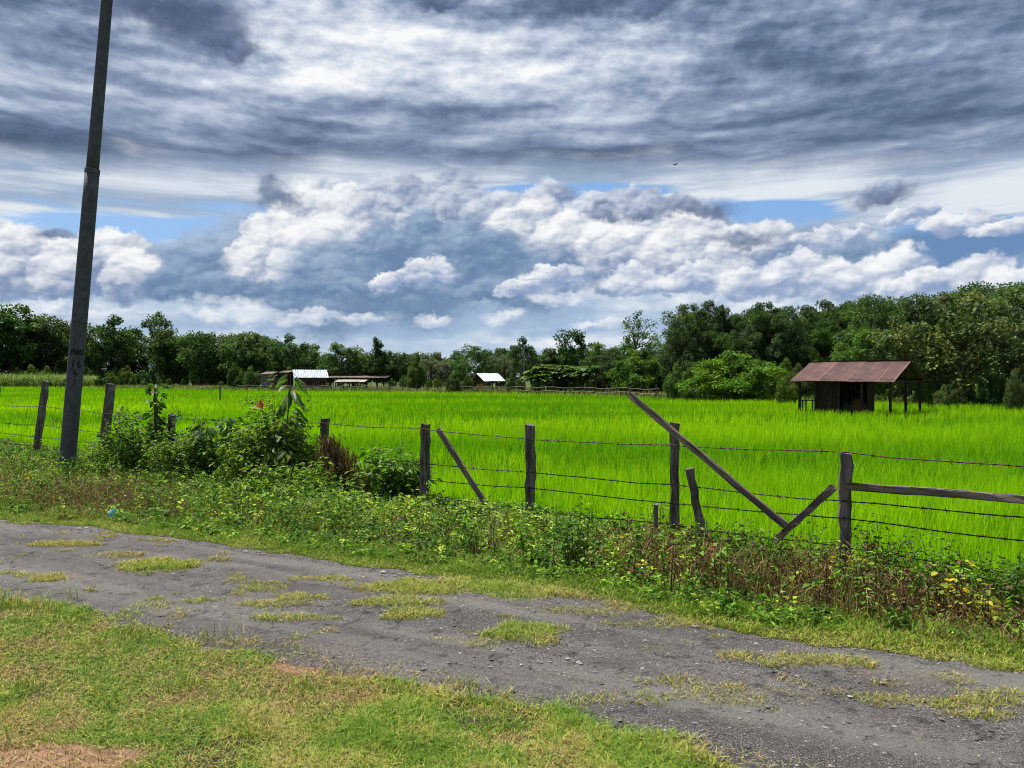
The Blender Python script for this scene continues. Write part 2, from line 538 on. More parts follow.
    bg = nt.nodes.new('ShaderNodeBackground'); bg.inputs['Strength'].default_value = .1
    plug(bg.inputs['Color'], c)
    o = nt.nodes.new('ShaderNodeOutputWorld'); nt.links.new(bg.outputs[0], o.inputs[0])


EXPO = 0.85
build_world()
sl = bpy.data.lights.new('sun', 'SUN'); sl.energy = 5.0; sl.angle = R(.6); sl.color = (1., .955, .87)
so = bpy.data.objects.new('sun', sl); link(so)
a, e = R(SUN_AZ), R(SUN_EL)
sd = Vector((math.sin(a) * math.cos(e), math.cos(a) * math.cos(e), math.sin(e)))
so.rotation_euler = sd.to_track_quat('Z', 'Y').to_euler()

cam = bpy.data.cameras.new('camera'); co = bpy.data.objects.new('camera', cam); link(co)
cam.sensor_width = 36; cam.lens = 36 * F_PX / 1024; cam.clip_start = .05; cam.clip_end = 8000
co.location = (0, 0, EYE); co.rotation_euler = (R(90) - math.atan(5 / F_PX), 0, 0)
SC.camera = co
SC.view_settings.view_transform = 'Standard'; SC.view_settings.look = 'None'
SC.view_settings.exposure = EXPO; SC.view_settings.gamma = 1
SC.view_settings.use_curve_mapping = False
SC.cycles.pixel_filter_type = 'BLACKMAN_HARRIS'; SC.cycles.filter_width = 1.05
# ------------------------------------------------------------------ ground, paddy, lane
def ground_mat():
    m = new_mat('soil')
    p = geo_pos(); c = attr()
    n = noise(p, 14., 6., .65); n2 = noise(p, 90., 3., .6)
    c = mix(smooth(n2, .45, .7) * .25, c, (.26, .20, .11)); c = mix(smooth(n, .40, .7) * .6, c, (.030, .026, .014))
    out(pbsdf(c, .95, .1, normal=bump(n * .7 + n2 * .3, .8, .03)))
    return m


def grid_axis(parts):
    r = [np.array([parts[0][0]])]
    for a, b, st in parts:
        r.append(np.linspace(a, b, max(2, int(round((b - a) / st)) + 1))[1:])
    return np.concatenate(r)


DIRT = [(*gpt(70, 757), .42, .12, 1.), (*gpt(15, 768), .5, .13, .8), (*gpt(302, 668), .17, .12, 1.), (*gpt(655, 600), .5, .12, .5), (*gpt(560, 740), .3, .1, .5),
        (*gpt(190, 700), .3, .12, .4), (*gpt(340, 700), .2, .1, .4), (*gpt(700, 752), .2, .08, .6), (*gpt(430, 735), .2, .08, .4)]


def dirt_mask(x, y):
    m = np.zeros_like(x)
    w = (fbm(x * 7, y * 7, 3) - .5) * 1.3
    for cx, cy, rx, ry, a in DIRT:
        d = ((x - cx) / rx) ** 2 + ((y - cy) / ry) ** 2
        m = np.maximum(m, a * sstep(1.5, .5, d + w))
    return m


def build_ground():
    xs = grid_axis([(-4000, -400, 600), (-400, -60, 17), (-60, -16, 2), (-16, 8, .1), (8, 60, 2), (60, 400, 17), (400, 4000, 600)])
    ys = grid_axis([(-4000, -100, 650), (-100, -5, 9), (-5, 1.5, .65), (1.5, 22, .1), (22, 60, 2), (60, 420, 12), (420, 6000, 620)])
    gx_, gy_ = np.meshgrid(xs, ys)
    x, y = gx_.ravel(), gy_.ravel()
    co = np.stack([x, y, ground_z(x, y)], 1)
    nx, ny = len(xs), len(ys)
    i = np.arange(nx * ny).reshape(ny, nx)
    q = np.stack([i[:-1, :-1], i[:-1, 1:], i[1:, 1:], i[1:, :-1]], -1).reshape(-1, 4)
    n = fbm(x * 1.3, y * 1.3, 5)
    c = mixc((.032, .036, .014), (.065, .056, .026), sstep(.35, .65, n))
    c = c * (1 - dirt_mask(x, y))[:, None] + np.array((.24, .135, .088)) * dirt_mask(x, y)[:, None]
    s = fence_s(x, y)
    verge = sstep(0, .5, y - far_y(x)) * (1 - sstep(0, .6, s))
    c = c * (1 - verge)[:, None] + np.array((.045, .036, .02)) * verge[:, None]
    f = sstep(.2, 1.4, s)
    c = c * (1 - f)[:, None] + np.array((.05, .09, .012)) * f[:, None]
    far = sstep(0, 3, y - fieldfar_y(x)) * f
    c = c * (1 - far)[:, None] + np.array((.05, .08, .018)) * far[:, None]
    me = np_mesh('ground', co, [q], c, ground_mat(), True)
    tag(mobj('ground', me), kind='structure')


def road_mat():
    m = new_mat('asphalt')
    p = geo_pos(); px, py, pz = sep(p)
    # across-lane coordinate: the lane runs along (0.89,-0.457)
    v = px * .457 + py * .89; u = px * .89 - py * .457
    big = noise(vec(u * .5, v * 1.6, 0.), 1., 4., .6)
    strip = noise(vec(u * .35, v * 4.5, 4.), 1., 4., .55)
    fine = noise(p, 60., 5., .7); ag = voro(p, 95., 0.); agc = voro(p, 95., out='Color'); r_, g_, b_ = sep(agc)
    ag2 = voro(p, 34., 0.); r2, g2, b2 = sep(voro(p, 34., out='Color'))
    c = mix(smooth(big, .38, .64), (.042, .038, .038), (.090, .082, .079))
    c = mix(smooth(strip, .48, .70) * .7, c, (.145, .132, .124))
    c = mix(smooth(noise(vec(u * .8, v * 1.2, 9.), 1., 5., .6), .56, .70) * .55, c, (.15, .115, .08))
    c = mix(smooth(fine, .44, .58) * .8, c, (.018, .017, .018)); c = mix(smooth(noise(p, 140., 3., .6), .52, .62) * .75, c, (.25, .238, .228))
    st = smooth(ag, .36, .22) * smooth(r_, .52, .60)
    c = mix(st * .8, c, mix(g_, (.16, .155, .15), (.50, .48, .46)))
    st2 = smooth(ag2, .30, .2) * smooth(r2, .86, .92)
    c = mix(st2 * .8, c, (.36, .33, .30))
    hole = smooth(noise(p, 7., 5., .65), .56, .70)
    c = mix(hole * .7, c, (.028, .026, .026)); c = mix(smooth(noise(vec(u * 1.6, v * 3.2, 3.), 1., 5., .62), .50, .64) * .5, c, (.040, .037, .037))
    crack = smooth(voro(p + X_vec(noise(p, 5., 3.)), 1.6, feature='DISTANCE_TO_EDGE'), .022, .0)
    tr = mth('MAXIMUM', smooth(mth('ABSOLUTE', v - 3.85 + (big - .5) * .7), .34, .05), smooth(mth('ABSOLUTE', v - 5.0 + (big - .5) * .7), .30, .05))
    c = mix(tr * smooth(strip, .35, .6) * .55, c, (.145, .134, .126))
    c = mix(crack * smooth(big, .52, .62) * .35, c, (.02, .018, .018))
    h = fine * .5 - hole * .7 + st * .5 + st2 * .7 + noise(p, 22., 4., .6) * .6 - crack * .1
    out(pbsdf(c, .88, .25, normal=bump(h, 1., .03)))
    return m


def X_vec(a):
    return vec(a * .3, a * .2, 0.)


def road_h(x, y):
    """height of the lane surface over the ground; below zero it is under the turf"""
    yn, yf = near_y(x), far_y(x)
    e = np.minimum(y - yn, yf - y)
    rag = (fbm(x * 4, y * 4, 9) - .5) * .36 + (fbm(x * 1.1, y * 1.1, 19) - .5) * .30
    z = .016 * sstep(-.10, .06, e + rag) - .012 + .010 * (fbm(x * 2.5, y * 2.5, 4) - .5) * sstep(.1, .4, e) + .004 * sstep(.1, .3, e)
    z = z - .008 * sstep(.58, .7, fbm(x * 3.1, y * 4.4, 31)) * sstep(.1, .4, e)
    return np.where(e > .3, np.maximum(z, .0015), z)


def build_road():
    us = np.arange(-34, 14, .045)
    ws = np.linspace(-.18, 1.18, 74)
    X0 = us[:, None] + 0 * ws[None]
    yn, yf = near_y(us), far_y(us)
    Y0 = yn[:, None] * (1 - ws) + yf[:, None] * ws
    x, y = X0.ravel(), Y0.ravel()
    z = ground_z(x, y) + road_h(x, y)
    i = np.arange(len(x)).reshape(X0.shape)
    q = np.stack([i[:-1, :-1], i[1:, :-1], i[1:, 1:], i[:-1, 1:]], -1).reshape(-1, 4)
    me = np_mesh('road', np.stack([x, y, z], 1), [q], None, road_mat(), True)
    tag(mobj('road', me), kind='structure')


def stone_mat():
    return attr_mat('stone', .85, .25, .2, 60., .4)


def build_gravel():
    g = Geo()
    n = 26000
    x = RNG.uniform(-9, 6, n); w = RNG.uniform(.0, 1., n)
    y = near_y(x) * (1 - w) + far_y(x) * w
    d = fbm(x * 1.6, y * 1.6, 77) + .35 * sstep(.75, 1., w) + .1 * sstep(.2, 0, w)
    keep = RNG.uniform(0, 1, n) < sstep(.40, .85, d) + .12
    x, y = x[keep], y[keep]; n = len(x)
    r = np.exp(RNG.normal(math.log(.0045), .5, n)).clip(.002, .026)
    B = np.array([(1, 0, 0), (-1, 0, 0), (0, 1, 0), (0, -1, 0), (0, 0, 1), (0, 0, -1), (.62, .62, .3), (-.62, .62, .3), (-.62, -.62, .3), (.62, -.62, .3)], float)
    T = np.array([(4, 6, 7), (4, 7, 8), (4, 8, 9), (4, 9, 6), (0, 2, 6), (2, 1, 7), (1, 3, 8), (3, 0, 9), (6, 2, 7), (7, 1, 8), (8, 3, 9), (9, 0, 6), (0, 5, 2), (2, 5, 1), (1, 5, 3), (3, 5, 0)])
    a = RNG.uniform(0, 6.28, n)
    co = B[None] * RNG.uniform(.6, 1.25, (n, 10, 1)) * (r[:, None, None] * np.array([1.2, 1., .6]))
    ca, sa = np.cos(a)[:, None], np.sin(a)[:, None]
    cx = co[..., 0] * ca - co[..., 1] * sa + x[:, None]
    cy = co[..., 0] * sa + co[..., 1] * ca + y[:, None]
    cz = co[..., 2] + (ground_z(x, y) + .006 + r * .25)[:, None]
    tone = RNG.uniform(0, 1, n)
    c = mixc((.09, .08, .08), (.40, .37, .34), tone ** 2.2)
    g.add(np.stack([cx, cy, cz], -1).reshape(-1, 3), None, (T[None] + (np.arange(n) * 10)[:, None, None]).reshape(-1, 3), np.repeat(c, 10, 0))
    tag(g.obj('gravel', stone_mat()), kind='stuff')


build_ground(); build_road(); build_gravel()
# ------------------------------------------------------------------ low plants
M_RICE = leaf_mat('rice_leaf', .48, .6, .10, (1.1, 1.15, .4))
M_GRASS = leaf_mat('grass_leaf', .24, .65, .15)
M_LEAF = leaf_mat('broad_leaf', .48, .5, .28)
M_STEM = attr_mat('plant_stem', .8, .2, .2, 60., .2)


def build_rice():
    g = Geo()
    rings = [(4.5, 14, 680, .0090, 3), (14, 28, 230, .0135, 2), (28, 60, 58, .025, 2), (60, 112, 13, .055, 1), (112, 240, 2.6, .14, 1)]
    for d0, d1, dens, w, seg in rings:
        half = .72 * d1 + 5
        area = 2 * half * (d1 - d0)
        nb = {3: 9, 2: 6, 1: 1}[seg]
        nh = int(area * dens / nb)
        hx = RNG.uniform(-half, half, nh); hy = RNG.uniform(d0, d1, nh)
        if seg == 3:
            sp = .20
            hx = np.round(hx / sp) * sp + RNG.normal(0, .035, nh); hy = np.round(hy / sp) * sp + RNG.normal(0, .035, nh)
        ok = (np.abs(hx) < .72 * hy + 4) & (fence_s(hx, hy) > .95) & (hy < fieldfar_y(hx) + RNG.normal(0, .5, nh))
        # the hut stands in a clearing of the paddy
        lu, lv = hut_uv(hx, hy)
        ok &= ~((lu > .2) & (lu < 5.) & (lv > .6) & (lv < 5.6))
        hx, hy = hx[ok], hy[ok]
        x = np.repeat(hx, nb); y = np.repeat(hy, nb)
        n = len(x)
        if nb > 1:
            x = x + RNG.normal(0, .03, n); y = y + RNG.normal(0, .03, n)
        # long patches of taller and shorter, greener and yellower crop
        t1 = fbm(x * .05, y * .16, 41); t2 = fbm(x * .7, y * .7, 43, 3)
        H = (.60 + .26 * (t1 - .5) + .18 * (t2 - .5)) * RNG.uniform(.72, 1.14, n)
        bund = np.maximum(np.exp(-((y - (47 + 2.0 * np.sin(x * .21))) / .8) ** 2) * (x < 3) * (x > -19), np.exp(-((y - (76 + 2 * np.sin(x * .13))) / 1.3) ** 2) * (x < 8))
        H *= 1 - .55 * bund
        H *= .78 + .22 * sstep(.9, 2.2, fence_s(x, y))
        tone = np.clip((t1 - .5) * 1.9 + .5 - .22 * sstep(30, 90, y) + (t2 - .5) * .6 + RNG.normal(0, .22, n), 0, 1)
        tone = np.clip(tone - .5 * bund, 0, 1)
        base = mixc((.030, .130, .003), (.085, .250, .004), tone)  # roots coloured darker: shade between the blades is put into the colour
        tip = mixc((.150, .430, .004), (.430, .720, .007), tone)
        dry = (RNG.uniform(0, 1, n) < .012 + .05 * sstep(.62, .75, fbm(x * .09, y * .2, 91)))[:, None]
        tip = np.where(dry, (.36, .30, .06), tip)
        P = np.stack([x, y, ground_z(x, y) - .02], 1)
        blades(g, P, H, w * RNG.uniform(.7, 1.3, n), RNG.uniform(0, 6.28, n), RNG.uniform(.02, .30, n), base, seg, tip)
    tag(g.obj('rice_plants', M_RICE), kind='stuff')


# tufts growing through the broken asphalt: pixel-measured ellipses on the ground (centre x, y, half width, half height)
PATCH = [(158, 566, 36, 7, 1.), (55, 580, 26, 4, .8), (25, 577, 16, 3, .6), (275, 605, 36, 6, .8), (300, 599, 30, 4, .8), (290, 620, 44, 4, .9), (395, 604, 44, 5, .9), (415, 616, 30, 6, 1.), (320, 580, 30, 3, .6),
         (520, 634, 42, 9, 1.), (540, 642, 22, 6, .7), (60, 545, 40, 3, .8), (205, 602, 22, 3, .7), (440, 588, 90, 8, .95), (540, 594, 70, 8, .9), (745, 658, 26, 6, .8), (790, 662, 60, 6, .75), (855, 665, 36, 5, .8),
         (988, 662, 26, 10, 1.), (960, 706, 52, 6, .85), (985, 717, 40, 5, .8), (1005, 696, 40, 8, .7), (735, 690, 14, 4, .6), (890, 686, 20, 4, .5), (640, 603, 50, 7, .8), (590, 612, 60, 5, .4), (250, 590, 20, 3, .5),
         (700, 625, 60, 6, .6), (120, 556, 30, 3, .5), (360, 588, 22, 3, .5), (655, 650, 14, 3, .3)]


def patch_mask(x, y):
    m = .5 * sstep(.63, .74, fbm(x * 2.6, y * 3.6, 24))
    w = (fbm(x * 6, y * 6, 23) - .5) * 2.6
    for px, py, hw, hh, a in PATCH:
        cx, cy = gpt(px, py)
        rx = hw / F_PX * cy; ry = cy * cy / (F_PX * EYE) * hh
        m = np.maximum(m, a * sstep(1.6, .3, ((x - cx) / rx) ** 2 + ((y - cy) / ry) ** 2 + w))
    return m


def grass_cols(n, lush):
    """lush 0 = straw, 1 = green"""
    r = RNG.uniform(0, 1, n)
    g1 = mixc((.080, .175, .016), (.215, .335, .032), r)
    g2 = mixc((.240, .320, .040), (.480, .470, .100), r)
    g3 = mixc((.560, .470, .180), (.170, .105, .045), r)
    l = np.clip(lush + RNG.normal(0, .22, n), 0, 1)
    c = np.where((l > .55)[:, None], g1 * 1.0, np.where((l > .26)[:, None], g2, g3))
    return c


def build_lawn():
    g = Geo()
    # evenly spread as seen from the lane: fewer but broader blades farther off
    n = 760000
    y = 1.0 / RNG.uniform(1 / 9.0, 1 / 2.1, n); x = RNG.uniform(-.80, .80, n) * y
    rh = road_h(x, y)
    inside = near_y(x) - y
    k = (inside > -.30) & (RNG.uniform(0, 1, n) < np.where(rh < -.0005, 1., .55 * sstep(.006, 0, rh) * sstep(-.2, -.02, inside)))
    x, y, inside = x[k], y[k], inside[k]
    dm = dirt_mask(x, y)
    thick = .25 + .75 * sstep(.28, .52, fbm(x * 2.4, y * 2.4, 51))
    k = RNG.uniform(0, 1, len(x)) < (1 - .85 * dm) * thick
    x, y, dm, inside = x[k], y[k], dm[k], inside[k]; n = len(x)
    lush = .30 + .9 * (fbm(x * .9, y * .9, 61) - .5) + 1.2 * (fbm(x * 2.6, y * 2.6, 65) - .5) + 1.4 * (fbm(x * 7, y * 7, 62) - .5) - .5 * dm
    tall = sstep(.55, .75, fbm(x * 1.9 + 3, y * 1.9, 63))
    H = (.014 + .020 * RNG.uniform(0, 1, n) ** 1.5 + .036 * tall * RNG.uniform(.2, 1, n)) * (1 + .6 * sstep(.25, 0, inside) * RNG.uniform(0, 1, n))
    c = grass_cols(n, lush)
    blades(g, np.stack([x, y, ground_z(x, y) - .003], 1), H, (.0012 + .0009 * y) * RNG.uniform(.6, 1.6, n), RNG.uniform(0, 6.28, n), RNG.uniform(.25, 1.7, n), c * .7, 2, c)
    # small creeping leaves between the blades
    n = 60000
    x = RNG.uniform(-7.5, 3., n); y = RNG.uniform(1.7, 8.0, n)
    k = (road_h(x, y) < 0) & (near_y(x) - y > -.2) & (np.abs(x) < .72 * y + 1.) & (fbm(x * 1.6, y * 1.6, 71) > .47) & (RNG.uniform(0, 1, n) > dirt_mask(x, y))
    x, y = x[k], y[k]; n = len(x)
    a = RNG.uniform(0, 6.28, n)
    D = np.stack([np.cos(a), np.sin(a), RNG.uniform(0, .8, n)], 1)
    leaves(g, np.stack([x, y, RNG.uniform(.006, .035, n)], 1), D, rdir(n, 2.2), RNG.uniform(.012, .026, n), RNG.uniform(.007, .014, n), jit((.085, .165, .03), n, .35, .15), KITE)
    # dry straw lying about
    n = 60000
    x = RNG.uniform(-7, 3., n); y = RNG.uniform(1.7, 8.0, n)
    dm = dirt_mask(x, y)
    k = (near_y(x) - y > -.1) & (np.abs(x) < .72 * y + 1.) & (RNG.uniform(0, 1, n) < .22 + dm)
    x, y = x[k], y[k]; n = len(x); a = RNG.uniform(0, 6.28, n)
    D = np.stack([np.cos(a), np.sin(a), RNG.normal(.05, .12, n)], 1)
    leaves(g, np.stack([x, y, RNG.uniform(.004, .025, n)], 1), D, rdir(n, 2.5), RNG.uniform(.02, .07, n), RNG.uniform(.002, .004, n), jit((.36, .22, .115), n, .45, .12), KITE)
    # seed stalks and coarse tufts
    for px, py, k, hh in [(40, 612, 60, .16), (8, 608, 60, .17), (75, 600, 14, .19), (205, 640, 40, .10), (235, 640, 18, .12), (180, 690, 50, .10), (300, 690, 40, .09), (480, 705, 30, .08), (460, 690, 26, .10), (395, 690, 40, .07),
                          (640, 740, 26, .10), (505, 735, 22, .09), (130, 640, 40, .09), (560, 728, 24, .09), (20, 690, 50, .08), (250, 735, 40, .07), (380, 745, 40, .06)]:
        cx, cy = gpt(px, py)
        x = RNG.normal(cx, .06, k); y = RNG.normal(cy, .05, k)
        c = grass_cols(k, np.full(k, .6))
        blades(g, np.stack([x, y, 0 * x], 1), hh * RNG.uniform(.5, 1.15, k), RNG.uniform(.003, .006, k), RNG.uniform(0, 6.28, k), RNG.uniform(.1, .9, k), c * .8, 3, c)
    tag(g.obj('lawn_grass', M_GRASS), kind='stuff')


def build_road_grass():
    g = Geo()
    n = 420000
    x = RNG.uniform(-9, 5, n); w = RNG.uniform(0, 1.0, n)
    y = near_y(x) * (1 - w) + far_y(x) * w
    pm = patch_mask(x, y)
    k = (RNG.uniform(0, 1, n) < pm)
    x, y, pm = x[k], y[k], pm[k]; n = len(x)
    lush = .14 + .9 * (fbm(x * 1.7, y * 1.7, 81) - .5) + .24 * pm
    c = grass_cols(n, lush)
    H = (.012 + .034 * RNG.uniform(0, 1, n) ** 1.4) * (.5 + .9 * pm)
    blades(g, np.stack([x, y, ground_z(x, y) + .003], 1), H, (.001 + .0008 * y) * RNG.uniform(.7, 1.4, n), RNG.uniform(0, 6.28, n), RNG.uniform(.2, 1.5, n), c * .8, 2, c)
    # short turf on the far shoulder of the lane
    n = 420000
    x = RNG.uniform(-14, 6, n); t = RNG.uniform(-.4, 1.25, n)
    y = far_y(x) + t
    e = t + (fbm(x * 4, y * 4, 9) - .5) * .5 + (fbm(x * 1.1, y * 1.1, 19) - .5) * .4
    fall = sstep(1.15, .35, t)
    k = (road_h(x, y) < .001) & (fence_s(x, y) < .3) & (RNG.uniform(0, 1, n) < fall * (.55 + .45 * sstep(.3, .6, fbm(x * 1.5, y * 1.5, 55)))) & (np.abs(x) < .72 * y + 1.5)
    x, y, e = x[k], y[k], e[k]; n = len(x)
    lush = .56 + .8 * (fbm(x * .8, y * .8, 83) - .5) + .6 * (fbm(x * 3, y * 3, 84) - .5) + .30 * sstep(.1, .5, e)
    c = grass_cols(n, lush)
    H = (.02 + .05 * RNG.uniform(0, 1, n) ** 1.5) * (.5 + .9 * sstep(0, .5, e))
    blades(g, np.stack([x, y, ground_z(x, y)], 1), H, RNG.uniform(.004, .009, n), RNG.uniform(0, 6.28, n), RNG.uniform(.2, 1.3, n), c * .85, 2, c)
    tag(g.obj('roadside_grass', M_GRASS), kind='stuff')


def build_weeds():
    g = Geo(); gs = Geo()
    n = 25000
    x = RNG.uniform(-17, 6.5, n); v = RNG.uniform(.0, 1.18, n)
    y = far_y(x) + (fence_y(x) - far_y(x)) * v
    off = y - far_y(x)
    k = (off > .12 + .34 * fbm(x * 1.3, y * 1.3, 5)) & (fence_s(x, y) < .75) & (np.abs(x) < .72 * y + 1.6)
    # even out the density over the wedge (it is wider on the left)
    k &= RNG.uniform(0, 1, n) < np.clip((fence_y(x) - far_y(x)) / 4.2, .35, 1)
    x, y, v, off = x[k], y[k], v[k], off[k]; n = len(x)
    s = fence_s(x, y)
    rgt = sstep(.6, 1.6, x); lft = sstep(-3.6, -5., x)
    # dead brown growth: a belt in front of the fence on the right and on the left
    dead = np.maximum(1.5 * rgt * sstep(-1.40, -1.15, s) * sstep(-.12, -.45, s), .9 * lft * sstep(-3.6, -2.6, s) * sstep(-.7, -1.5, s))
    dead = dead + .35 * sstep(.58, .72, fbm(x * 1.1, y * 1.1, 15)) + .10
    dead = np.clip(dead * (.15 + .80 * fbm(x * 2, y * 2, 17)), 0, .78)
    isd = RNG.uniform(0, 1, n) < dead
    patch = fbm(x * 1.2, y * 1.2, 27)
    H = (.08 + .21 * sstep(.2, 1.3, off) * (1 - .45 * sstep(-1.0, -.1, s)) + .07 * rgt * isd) * RNG.uniform(.55, 1.25, n) * (.35 + 1.25 * patch)
    H *= 1 - .5 * sstep(-5.6, -7., x) * sstep(11., 12., y)
    z0 = ground_z(x, y)
    # leafy stems
    m = 9
    li = ~isd
    xi, yi, Hi, zi, pi = x[li], y[li], H[li], z0[li], patch[li]
    ni = len(xi)
    t = RNG.uniform(.15, 1.05, (ni, m))
    a = RNG.uniform(0, 6.28, (ni, m))
    lx, ly = RNG.normal(0, .16, (2, ni, 1))
    P = np.stack([xi[:, None] + lx * t * Hi[:, None] + np.cos(a) * .012, yi[:, None] + ly * t * Hi[:, None] + np.sin(a) * .012, zi[:, None] + t * Hi[:, None]], -1)
    D = np.stack([np.cos(a), np.sin(a), RNG.uniform(-.2, .7, (ni, m))], -1)
    sz = (.024 + .040 * RNG.uniform(0, 1, (ni, 1)) ** 1.5) * RNG.uniform(.6, 1.2, (ni, m)) * np.where(RNG.uniform(0, 1, (ni, 1)) < .12, 1.5, 1)
    k3 = RNG.uniform(0, 1, ni)
    cc = mixc((.028, .095, .012), (.185, .350, .030), k3 ** 1.4)
    ye = RNG.uniform(0, 1, ni) < .10 + .28 * sstep(.5, .7, fbm(xi * .8, yi * .8, 29)) * (1 - .6 * sstep(.6, 1.6, xi))
    cc = np.where(ye[:, None], mixc((.24, .36, .03), (.50, .53, .05), k3), cc)
    cc = np.repeat(cc[:, None], m, 1) * RNG.uniform(.7, 1.3, (ni, m, 1))
    leaves(g, P.reshape(-1, 3), D.reshape(-1, 3), rdir(ni * m, 1.4), sz.ravel(), sz.ravel() * .58, cc.reshape(-1, 3), FOLD, .25)
    # grassy shoots among them
    j = RNG.integers(0, n, 26000)
    px, py = x[j] + RNG.normal(0, .05, len(j)), y[j] + RNG.normal(0, .05, len(j))
    c = grass_cols(len(j), .42 + .5 * (fbm(px, py, 33) - .5) - .25 * dead[j])
    blades(g, np.stack([px, py, ground_z(px, py)], 1), H[j] * RNG.uniform(.5, 1.15, len(j)), RNG.uniform(.004, .009, len(j)), RNG.uniform(0, 6.28, len(j)), RNG.uniform(.1, .9, len(j)), c * .8, 2, c)
    # dead stalks with shrivelled leaves
    xd, yd, Hd, zd = x[isd], y[isd], H[isd], z0[isd]
    nd = len(xd)
    for r in range(5):
        px, py = xd + RNG.normal(0, .04, nd), yd + RNG.normal(0, .04, nd)
        hue = RNG.uniform(0, 1, nd)
        c = mixc((.050, .026, .016), (.22, .11, .055), hue ** 2.2)
        blades(g, np.stack([px, py, zd], 1), Hd * RNG.uniform(.4, 1.1, nd), RNG.uniform(.003, .007, nd), RNG.uniform(0, 6.28, nd), RNG.uniform(.05, 1.1, nd), c, 2, c)
    m = 6
    t = RNG.uniform(.1, 1.1, (nd, m)); a = RNG.uniform(0, 6.28, (nd, m))
    P = np.stack([xd[:, None] + RNG.normal(0, .05, (nd, m)), yd[:, None] + RNG.normal(0, .05, (nd, m)), zd[:, None] + t * Hd[:, None]], -1)
    D = np.stack([np.cos(a), np.sin(a), RNG.uniform(-.8, .4, (nd, m))], -1)
    leaves(g, P.reshape(-1, 3), D.reshape(-1, 3), rdir(nd * m, .6), RNG.uniform(.02, .05, nd * m), RNG.uniform(.008, .02, nd * m), jit((.135, .080, .045), nd * m, .5, .15), FOLD, .3)
    # taller shoots standing out of the mass: leafy ones, and dark dry stalks on the right
    n2 = 900
    xs_ = RNG.uniform(-13, 5.5, n2); vs_ = RNG.uniform(.22, 1.0, n2)
    ys_ = far_y(xs_) + (fence_y(xs_) - far_y(xs_)) * vs_
    kk = (ys_ - far_y(xs_) > .45) & (fbm(xs_ * 1.1, ys_ * 1.1, 63) > .46)
    xs_, ys_ = xs_[kk], ys_[kk]; n2 = len(xs_)
    hs_ = RNG.uniform(.22, .46, n2); dry_ = RNG.uniform(0, 1, n2) < np.where(xs_ > .8, .6, .2)
    for i in range(n2):
        b = np.array([xs_[i], ys_[i], float(ground_z(xs_[i], ys_[i]))]); t_ = b + (RNG.normal(0, .05), RNG.normal(0, .05), hs_[i])
        m_ = (b + t_) / 2 + RNG.normal(0, .015, 3)
        tube(g, [b, m_, t_], [.004, .0032, .0018], 4, (.055, .032, .022) if dry_[i] else (.07, .11, .025), False)
        k_ = 7 if dry_[i] else 15
        tt = RNG.uniform(.25, 1.05, k_)[:, None]; aa = RNG.uniform(0, 6.28, k_)
        Pn = b + (t_ - b) * tt
        Dn = np.stack([np.cos(aa), np.sin(aa), RNG.uniform(-.4, .6, k_)], 1)
        Ln = RNG.uniform(.035, .075, k_)
        cn = np.array((.13, .07, .035)) if dry_[i] else np.array([(.05, .13, .016), (.11, .24, .022), (.20, .33, .03)])[RNG.integers(0, 3)]
        leaves(g, Pn, Dn, rdir(k_, 1.3), Ln, Ln * .5, jit(cn, k_, .3), FOLD, .3)
    # a low mat of small leaves so that little soil shows
    n = 52000
    x = RNG.uniform(-16, 6.3, n); v = RNG.uniform(.0, 1.2, n); y = far_y(x) + (fence_y(x) - far_y(x)) * v
    off = y - far_y(x)
    k = (off > .18 + .3 * fbm(x * 1.3, y * 1.3, 5)) & (fence_s(x, y) < .95) & (np.abs(x) < .72 * y + 1.6)
    x, y, off = x[k], y[k], off[k]; n = len(x); a = RNG.uniform(0, 6.28, n)
    D = np.stack([np.cos(a), np.sin(a), RNG.uniform(-.1, .7, n)], 1)
    q = fbm(x * 1.4, y * 1.4, 37) + RNG.normal(0, .12, n)
    c = np.where((q > .62)[:, None], jit((.15, .095, .05), n), np.where((q > .5)[:, None], jit((.14, .20, .03), n), jit((.065, .135, .022), n)))
    leaves(g, np.stack([x, y, ground_z(x, y) + RNG.uniform(.01, .09, n) * sstep(.1, .9, off)], 1), D, rdir(n, 2.), RNG.uniform(.016, .04, n), RNG.uniform(.009, .02, n), c, KITE)
    tag(g.obj('roadside_weeds', M_GRASS), kind='stuff')


HUT_O, HUT_A = (15.0, 41.0), math.atan2(-.67, .74)
def hut_uv(x, y):
    dx, dy = x - HUT_O[0], y - HUT_O[1]
    c, s = math.cos(HUT_A), math.sin(HUT_A)
    return dx * c + dy * s, -dx * s + dy * c


build_rice(); build_lawn(); build_road_grass(); build_weeds()


